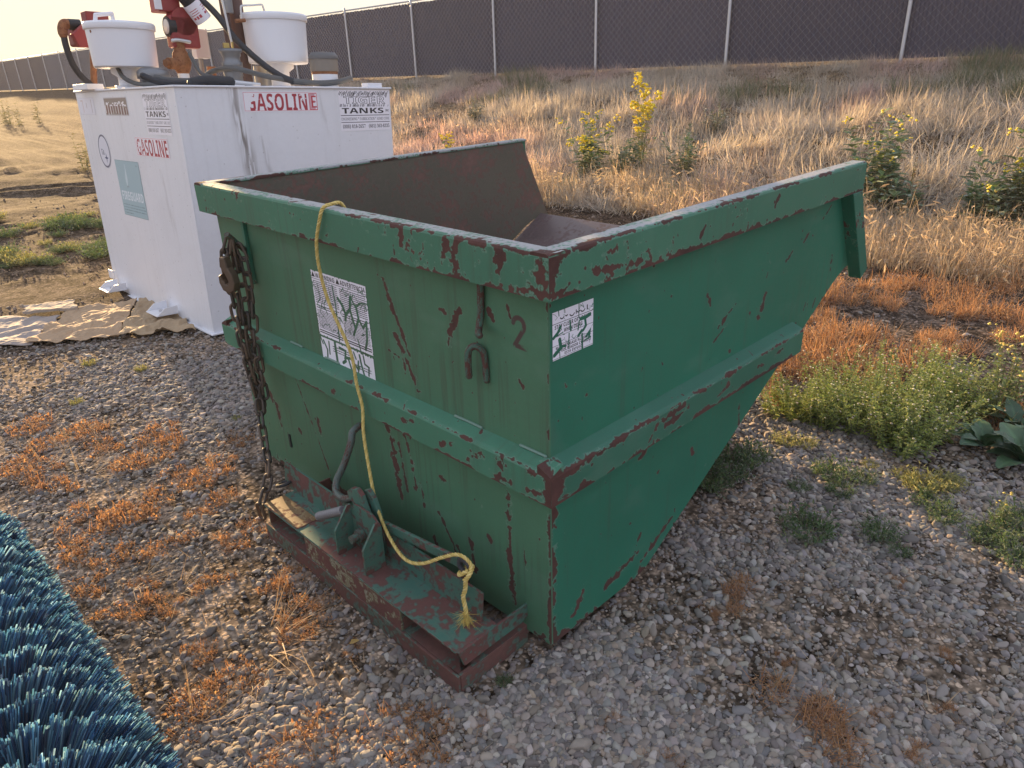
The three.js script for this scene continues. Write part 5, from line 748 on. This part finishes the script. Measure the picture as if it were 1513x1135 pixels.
{
  const R = rng(801), lab = 'low mat of dried orange weed on the sunlit gravel before the hopper and broom', grp = 'orange weed mats on the sunlit gravel';
  const seen = [[250, 640, .9], [120, 640, 1.3], [190, 690, 1], [70, 660, 1], [330, 690, .9], [270, 700, .8], [230, 735, 1], [200, 770, 1.2], [150, 790, 1.2], [110, 770, 1], [330, 740, .7], [250, 665, .9], [120, 835, .8], [170, 825, .7], [255, 805, .7], [340, 800, .6], [365, 780, .6], [300, 760, .6], [180, 905, .8], [250, 900, .6], [445, 850, .7], [400, 870, .7], [455, 905, .9], [430, 930, .6], [520, 960, .5], [600, 1075, .9], [640, 1100, .8], [330, 1000, .7], [300, 1030, .8], [440, 1105, .9], [470, 1120, .8], [275, 1065, .7], [380, 1010, .6], [215, 865, .6], [60, 700, 1], [20, 690, 1.2], [45, 630, 1.1], [290, 720, .7], [210, 655, .8], [345, 655, .7], [160, 660, .9], [90, 720, .9], [620, 1060, .6], [450, 820, .5], [420, 780, .6], [135, 870, .6], [320, 860, .55], [290, 960, .55]];
  for (const [x, y, s] of seen) place(matGeos[Math.floor(R() * 5)], dryM, 'dried_weed_mat', lab, 'dried weed', groundAt(x, y), s * (0.8 + R() * 0.35), R() * 6.3, grp);
  const lab2 = 'tangled orange dried weed on bare earth between the hopper chute and the dry grass', grp2 = 'orange weeds behind the hopper chute';
  for (let k = 0; k < 64; k++) { const x = 2.15 + R() * 2.75, z = -1.5 + R() * 2.6 + (x - 2) * -0.15; if (fbm(x * 1.1, z * 1.1, 2, 88) < 0.42) continue; place(farGeos[Math.floor(R() * 5)], dryM, 'dried_weed_mat', lab2, 'dried weed', V(x, 0, z), 1.3 + R() * 1.3, R() * 6.3, grp2, 1.15); }
  for (const [x, y, s] of [[1230, 520, 1.6], [1270, 500, 1.6], [1260, 540, 1.4], [1330, 520, 1.5], [1380, 500, 1.3], [1240, 440, 1.6], [1290, 430, 1.8], [1350, 425, 1.8], [1420, 440, 2], [1470, 430, 2], [1500, 470, 2], [1440, 470, 1.8], [1215, 470, 1.2], [1200, 545, 1.1], [1310, 450, 1.4], [1150, 590, 1.0], [1390, 460, 1.6]]) place(farGeos[Math.floor(R() * 5)], dryM, 'dried_weed_mat', lab2, 'dried weed', groundAt(x, y), s * 1.05, R() * 6.3, grp2, 1.3);
  const lab3 = 'withered orange weed tuft on the grey gravel beside the hopper side panel', grp3 = 'withered weed tufts beside the hopper';
  for (const [x, y, s] of [[1190, 1085, 1.25], [1103, 880, .75], [1305, 1068, .42], [1370, 1125, .5], [1408, 1060, .38], [985, 1130, .4], [1320, 860, .35], [905, 1070, .35], [1155, 975, .3], [1405, 970, .3], [715, 1070, .4], [1045, 905, .3]]) place(shortGeos[Math.floor(R() * 3)], dryM, 'withered_tuft', lab3, 'withered weed', groundAt(x, y), s, R() * 6.3, grp3);
}
{ // loose straw and small sprigs of dead grass on the gravel
  const R = rng(811), straw = [0, 1, 2, 3].map((i) => tuftGeo(820 + i, { n: 26, rad: 0.04, len: [0.10, 0.24], lean: [0.9, 1.5], curl: [-0.2, 0.5], wid: 0.0032, bias: 0, cols: [[0.52, 0.36, 0.19], [0.46, 0.30, 0.15], [0.56, 0.42, 0.25]] }));
  const sprig = [0, 1].map((i) => tuftGeo(830 + i, { n: 9, rad: 0.01, len: [0.05, 0.13], lean: [0.5, 1.5], curl: [-0.4, 0.5], wid: 0.0024, cols: [[0.50, 0.37, 0.22], [0.42, 0.30, 0.17]] }));
  for (const [x, y, s, a] of [[395, 950, 1.1, -0.9], [410, 925, 1.0, -1.0], [290, 1075, 0.9, -0.6], [340, 1060, 0.8, 0.6], [120, 700, 1, -0.4], [70, 690, 1, -0.2], [200, 860, 0.7, -1.1], [265, 870, 0.6, -0.7], [380, 1000, 0.6, -1.4]]) place(straw[Math.floor(R() * 4)], dryM, 'straw_bundle', 'flattened bundle of pale straw on the sunlit gravel', 'straw', groundAt(x, y), s, a + Math.PI * 0.15, 'straw bundles on the sunlit gravel');
  for (const [x, y, s] of [[1215, 985, 1], [1280, 900, 0.9], [1380, 1050, 1.1], [1180, 850, 0.8], [950, 1100, 0.9], [540, 1000, 0.9], [470, 1010, 1], [700, 1110, 0.9], [580, 940, 0.8], [220, 760, 1], [300, 830, 1], [240, 930, 1], [310, 930, 0.9], [1480, 1080, 1], [1250, 1010, 0.8]]) place(sprig[Math.floor(R() * 2)], dryM, 'dead_grass_sprig', 'thin dead grass sprig fallen between the pebbles', 'grass sprig', groundAt(x, y), s, R() * 6.3, 'dead grass sprigs between the pebbles');
}
// low green tufts
{
  const R = rng(841), G = [[0.075, 0.135, 0.035], [0.10, 0.17, 0.045], [0.055, 0.10, 0.03], [0.14, 0.17, 0.06]], Y2 = [[0.30, 0.29, 0.08], [0.24, 0.25, 0.07], [0.36, 0.33, 0.10]];
  const mk = (seed, cols, n, hgt) => { const r = rng(seed), g = new Geo(); for (let k = 0; k < n; k++) { const a = r() * 6.283, d = 0.09 * Math.sqrt(r()), e = g.blade(Math.cos(a) * d * 0.6, 0, Math.sin(a) * d * 0.6, a + (r() - 0.5), hgt * (0.5 + r()), 0.2 + r() * 0.9, r() * 0.9, 0.0022, vary(cols[Math.floor(r() * cols.length)], r, 0.25), 3); for (let q = 0; q < 3; q++) g.leaf(V(Math.cos(a) * d * 0.6, 0, Math.sin(a) * d * 0.6).lerp(e.end, 0.3 + r() * 0.7), V(r() - 0.5, r() * 0.8, r() - 0.5), V(0, 1, 0.1), 0.012 + r() * 0.014, 0.005 + r() * 0.004, vary(cols[Math.floor(r() * cols.length)], r, 0.25)); } return g.build(); };
  const tg = [mk(1, G, 170, 0.09), mk(2, G, 150, 0.08), mk(3, G, 130, 0.07)], ty = [mk(4, Y2, 130, 0.06), mk(5, Y2, 110, 0.06)];
  for (const [x, y, s] of [[1190, 790, 1.05], [1300, 795, .65], [1075, 695, 1.2], [1050, 720, .9], [1110, 680, .8], [1370, 745, .65], [1225, 705, .8], [1275, 712, .6], [1240, 730, .6], [1180, 725, .4], [1395, 770, .6], [1480, 790, .8], [1455, 800, .6], [1505, 775, .8], [1330, 820, .4], [1500, 830, .7], [745, 1010, .25]]) place(tg[Math.floor(R() * 3)], leafM, 'green_tuft', 'small green weed tuft on the shaded ground beside the hopper chute', 'weed', groundAt(x, y), s, R() * 6.3, 'green tufts beside the chute');
  for (const [x, y, s] of [[1360, 722, .9], [1390, 722, .9], [1333, 706, .5], [1410, 715, .6], [1285, 690, .4], [1160, 655, .7], [1190, 660, .6]]) place(ty[Math.floor(R() * 2)], leafM, 'yellowish_tuft', 'low yellowish weed tuft between the hopper chute and the leafy bush', 'weed', groundAt(x, y), s, R() * 6.3, 'yellowish tufts near the bush');
  for (const [x, y, s] of [[209, 548, .45], [113, 597, .4], [132, 540, .5], [350, 620, .3]]) place(ty[0], leafM, 'yellow_sprout', 'tiny yellow green sprout on the gravel between tank and broom', 'weed', groundAt(x, y), s, R() * 6.3, 'tiny sprouts near the tank');
  // green strips in the yard left of the tank
  for (let k = 0; k < 40; k++) { const band = k % 3, px = -30 + R() * 190, py = band === 0 ? 372 + (px > 90 ? -4 : 8) + R() * 16 : band === 1 ? 330 + R() * 14 : 318 + R() * 60; if (band === 1 && px < 40) continue; const w = R() < 0.45 ? tg : ty; place(w[Math.floor(R() * 2)], leafM, 'yard_weed', 'low green weed in the strips growing on the earth beyond the white tank', 'weed', groundAt(px, py), 0.7 + R() * 1.2, R() * 6.3, 'weed strips beyond the tank', 0.8); }
}
// leafy plants with stems, leaves and flowers
function flowerPlant(name, label, category, p, { seed, stems = 12, h = 0.6, r = 0.2, leafLen = 0.07, leafW = 0.035, leaves = 16, cols, flowers = 6, fr = 0.018, fcol = [0.84, 0.72, 0.03], group, lean = 0.5, lower = 0 }) {
  const R = rng(seed), o = thing(name, label, category, [p.x, groundY(p.x, p.z) - 0.01, p.z], group), gs = new Geo(), gl = new Geo(), gf = new Geo();
  for (let k = 0; k < stems; k++) {
    const a = R() * 6.283, d = r * 0.25 * R(), L = h * (0.5 + 0.55 * R()), ln = lean * R(), e = gs.blade(Math.cos(a) * d, 0, Math.sin(a) * d, a, L, ln, lean * 0.5 * (R() - 0.2), 0.007, vary([0.12, 0.15, 0.05], R, 0.2), 5);
    const at = (t) => V(Math.cos(a) * d + Math.cos(a) * Math.sin(ln) * L * t, Math.cos(ln) * L * t, Math.sin(a) * d + Math.sin(a) * Math.sin(ln) * L * t);
    for (let q = 0; q < leaves; q++) { const t = Math.pow(R(), lower ? 1.6 : 0.9) * 0.97, b = R() * 6.283, s = (1.15 - 0.6 * t) * (0.6 + 0.7 * R()); gl.leaf(at(t), V(Math.cos(b), 0.35 - 0.5 * R() + 0.4 * t, Math.sin(b)), V(0, 1, 0), leafLen * s, leafW * s, vary(cols[Math.floor(R() * cols.length)], R, 0.3)); }
    if (flowers) for (let q = 0; q < flowers; q++) { const v = e.end, w = fr * 2.6; gf.blob(v.x + (R() - 0.5) * w * 2, v.y - R() * h * 0.06 + (R() - 0.5) * w, v.z + (R() - 0.5) * w * 2, fr * (0.6 + 0.6 * R()), vary(fcol, R, 0.15), R); }
  }
  part('stems', gs.build(), stemM, o); part('foliage', gl.build(), leafM, o); if (flowers) part('blossoms', gf.build(), petalM, o); return o;
}
{
  const dk = [[0.06, 0.13, 0.04], [0.08, 0.16, 0.045], [0.12, 0.20, 0.05]], lt = [[0.16, 0.21, 0.05], [0.22, 0.26, 0.06], [0.12, 0.17, 0.04]], yl = [[0.30, 0.27, 0.06], [0.36, 0.27, 0.08], [0.24, 0.22, 0.06]];
  const bank = (px, py) => groundAt(px, py);
  flowerPlant('flowering_weed', 'tall weed topped with bright yellow flower clusters on the dry bank', 'wildflower', bank(945, 252), { seed: 901, stems: 14, h: 1.12, r: 0.24, cols: [...yl, dk[2]], leafLen: 0.09, leafW: 0.03, leaves: 20, flowers: 26, fr: 0.020, lean: 0.25 });
  flowerPlant('flowering_weed', 'bushy dark leaved weed with yellow flowers beside the tall flowering weed', 'wildflower', bank(872, 262), { seed: 902, stems: 26, h: 0.78, r: 0.35, cols: [...dk, lt[0]], leafLen: 0.13, leafW: 0.06, leaves: 16, flowers: 9, fr: 0.018, lean: 0.55 });
  flowerPlant('flowering_weed', 'small yellow flowers peeping over the far rim of the hopper', 'wildflower', bank(668, 262), { seed: 903, stems: 8, h: 0.60, r: 0.2, cols: dk, leafLen: 0.09, leafW: 0.04, leaves: 12, flowers: 14, fr: 0.017, lean: 0.25 });
  flowerPlant('flowering_weed', 'green leafy weed with yellow flowers just behind the lifted chute corner', 'wildflower', bank(1290, 300), { seed: 904, stems: 26, h: 0.85, r: 0.4, cols: [...dk, lt[2]], leafLen: 0.15, leafW: 0.08, leaves: 22, flowers: 3, fr: 0.014, lean: 0.5, lower: 1 });
  flowerPlant('flowering_weed', 'slim reddish brown seeding weed next to the leafy weed behind the chute corner', 'wildflower', bank(1342, 292), { seed: 905, stems: 4, h: 0.5, r: 0.08, cols: [[0.30, 0.15, 0.06], [0.34, 0.22, 0.08]], leafLen: 0.05, leafW: 0.03, leaves: 14, flowers: 0, lean: 0.15 });
  flowerPlant('flowering_weed', 'large yellow flowering weed leaning out of the golden grass', 'wildflower', bank(1490, 345), { seed: 906, stems: 22, h: 0.85, r: 0.45, cols: [...lt, dk[2]], leafLen: 0.15, leafW: 0.06, leaves: 26, flowers: 6, fr: 0.014, lean: 0.55 });
  flowerPlant('bank_weed', 'grey green broad weed low among the matted grass of the bank', 'weed', bank(1060, 200), { seed: 907, stems: 22, h: 0.5, r: 0.4, cols: [[0.12, 0.14, 0.08], [0.15, 0.16, 0.09]], leafLen: 0.11, leafW: 0.05, leaves: 12, flowers: 0, lean: 0.9 });
  flowerPlant('bank_weed', 'small dark weed clump high on the bank behind the hopper', 'weed', bank(705, 185), { seed: 908, stems: 20, h: 0.5, r: 0.4, cols: [[0.10, 0.12, 0.07], [0.14, 0.14, 0.08]], leafLen: 0.10, leafW: 0.05, leaves: 12, flowers: 0, lean: 0.7 });
  flowerPlant('bank_weed', 'olive weed clump just behind the golden grass right of the yellow flowers', 'weed', bank(1010, 262), { seed: 909, stems: 26, h: 0.62, r: 0.4, cols: [dk[1], [0.16, 0.17, 0.08]], leafLen: 0.10, leafW: 0.045, leaves: 14, flowers: 0, lean: 0.7 });
  flowerPlant('bank_weed', 'dark leafy weed at the foot of the tall flowering weed', 'weed', bank(915, 268), { seed: 916, stems: 26, h: 0.58, r: 0.45, cols: [dk[0], dk[1], [0.14, 0.16, 0.07]], leafLen: 0.12, leafW: 0.05, leaves: 16, flowers: 0, lean: 0.8 });
  flowerPlant('bank_weed', 'dark leafy weed spreading under the large leaning flowering weed', 'weed', bank(1452, 338), { seed: 917, stems: 26, h: 0.55, r: 0.45, cols: dk, leafLen: 0.14, leafW: 0.055, leaves: 16, flowers: 0, lean: 0.8 });
  flowerPlant('bank_weed', 'broad leaved weed beside the seeding stalk behind the chute corner', 'weed', bank(1315, 325), { seed: 918, stems: 22, h: 0.5, r: 0.4, cols: dk, leafLen: 0.15, leafW: 0.08, leaves: 12, flowers: 0, lean: 0.7 });
  // weeds in the yard beyond the tank
  flowerPlant('yard_stalk', 'sunlit yellow stalky weed standing beside the far edge of the white tank', 'weed', groundAt(126, 252), { seed: 911, stems: 10, h: 0.62, r: 0.3, cols: yl, leafLen: 0.10, leafW: 0.03, leaves: 14, flowers: 0, lean: 0.35 });
  for (const [x, y, s] of [[15, 186, 912], [30, 186, 913], [58, 182, 914], [8, 184, 915]]) flowerPlant('far_stalk', 'distant pale stalky weed on the bare earth near the fence', 'weed', groundAt(x, y), { seed: s, stems: 7, h: 0.9, r: 0.3, cols: yl, leafLen: 0.14, leafW: 0.05, leaves: 10, flowers: 0, lean: 0.3, group: 'distant stalks near the fence' });
  // sunlit bush beyond the chute: several plants grown together
  const bush = [[1165, 610, .34, 921], [1215, 625, .42, 922], [1265, 632, .50, 923], [1315, 645, .52, 924], [1365, 648, .48, 925], [1240, 600, .5, 926], [1300, 600, .55, 927], [1360, 600, .5, 928], [1420, 610, .46, 929], [1335, 665, .4, 930], [1390, 580, .45, 931]];
  for (const [x, y, h, s] of bush) flowerPlant('feathery_weed', 'feathery bright green weed with tiny white flowers in the sunlit bush beyond the chute', 'weed', groundAt(x, y), { seed: s, stems: 44, h: h * 0.62, r: 0.42, cols: [[0.24, 0.32, 0.05], [0.33, 0.40, 0.06], [0.14, 0.21, 0.035], [0.42, 0.43, 0.09]], leafLen: 0.026, leafW: 0.009, leaves: 44, flowers: 1, fr: 0.005, fcol: [0.6, 0.58, 0.5], lean: 0.75, group: 'feathery weeds forming the sunlit bush' });
  for (const [x, y, s] of [[1500, 610, 941], [1470, 620, 942]]) flowerPlant('stalky_weed', 'thin yellow green stalks with small flowers rising from the broad leaves', 'weed', groundAt(x, y), { seed: s, stems: 12, h: 0.42, r: 0.3, cols: lt, leafLen: 0.05, leafW: 0.016, leaves: 14, flowers: 3, fr: 0.008, fcol: [0.65, 0.55, 0.12], lean: 0.4, group: 'thin stalks above the broad leaves' });
  flowerPlant('stalky_weed', 'single thin yellow flower stalk on the shaded dirt below the broad leaves', 'weed', groundAt(1478, 775), { seed: 943, stems: 2, h: 0.16, r: 0.04, cols: yl, leafLen: 0.02, leafW: 0.006, leaves: 6, flowers: 3, fr: 0.006, fcol: [0.6, 0.5, 0.1], lean: 0.2 });
  // broad leaved plants: every leaf its own part
  const leafGeo = (() => { const NX = 8, NY = 14, pos = [], idx = [], col = []; for (let j = 0; j <= NY; j++) for (let i = 0; i <= NX; i++) { const v = j / NY, u = i / NX * 2 - 1, w = Math.pow(Math.sin(Math.PI * Math.min(0.999, v * 0.97 + 0.015)), 0.62) * 0.36 * (1 - 0.25 * v) * (1 + 0.06 * Math.sin(v * 26 + u * 3)); pos.push(v, 0.10 * Math.sin(v * 2.6) + 0.10 * Math.abs(u) * w * 2.2 + 0.018 * Math.sin(v * 19) * u - 0.22 * v * v, u * w); const m = Math.abs(u) < 0.08 ? 1.5 : 1; col.push(m, m * 1.02, m); } for (let j = 0; j < NY; j++) for (let i = 0; i < NX; i++) { const a = j * (NX + 1) + i; idx.push(a, a + 1, a + NX + 1, a + 1, a + NX + 2, a + NX + 1); } const g = new THREE.BufferGeometry(); g.setAttribute('position', new THREE.Float32BufferAttribute(pos, 3)); g.setAttribute('color', new THREE.Float32BufferAttribute(col, 3)); g.setIndex(idx); g.computeVertexNormals(); return g; })();
  const blMats = [[0.055, 0.115, 0.05], [0.07, 0.135, 0.06], [0.045, 0.095, 0.045]].map((c) => { const m = leafy(0.25, 0.55); m.color.setRGB(...c); return m; });
  const broad = (label, p, seed, n, s) => { const R = rng(seed), o = thing('broad_leaf_plant', label, 'weed', [p.x, groundY(p.x, p.z), p.z]); for (let k = 0; k < n; k++) { const l = part('leaf', leafGeo, blMats[k % 3], o), a = k / n * 6.283 * 2.4 + R() * 0.7; l.scale.setScalar(s * (0.65 + 0.6 * R())); l.rotation.set((R() - 0.5) * 0.5, a, 0.25 + 0.75 * R(), 'YXZ'); l.position.set(Math.cos(a) * 0.02, 0.015 + 0.03 * R(), -Math.sin(a) * 0.02); } return o; };
  broad('dark green plant with big wavy leaves at the end of the feathery bush', groundAt(1452, 665), 951, 14, 0.125);
  broad('dark green plant with broad flat leaves lying out over the shaded dirt', groundAt(1515, 690), 952, 15, 0.15);
  broad('broad leaves spreading under the thin yellow green stalks', groundAt(1500, 640), 953, 11, 0.12);
}
// loose yellow leaf on the gravel
{ const g = new Geo(), p = groundAt(517, 957); g.leaf(V(0, 0, 0), V(1, 0.15, 0.3), V(0, 1, 0), 0.032, 0.02, [0.55, 0.36, 0.10], 0.3); const m = new THREE.Mesh(g.build(), leafM); m.position.set(p.x, groundY(p.x, p.z) + 0.014, p.z); tagMesh(m, 'fallen_leaf', 'single fallen yellow leaf on the gravel before the fork base', 'leaf'); }
renderer.render(scene, camera);
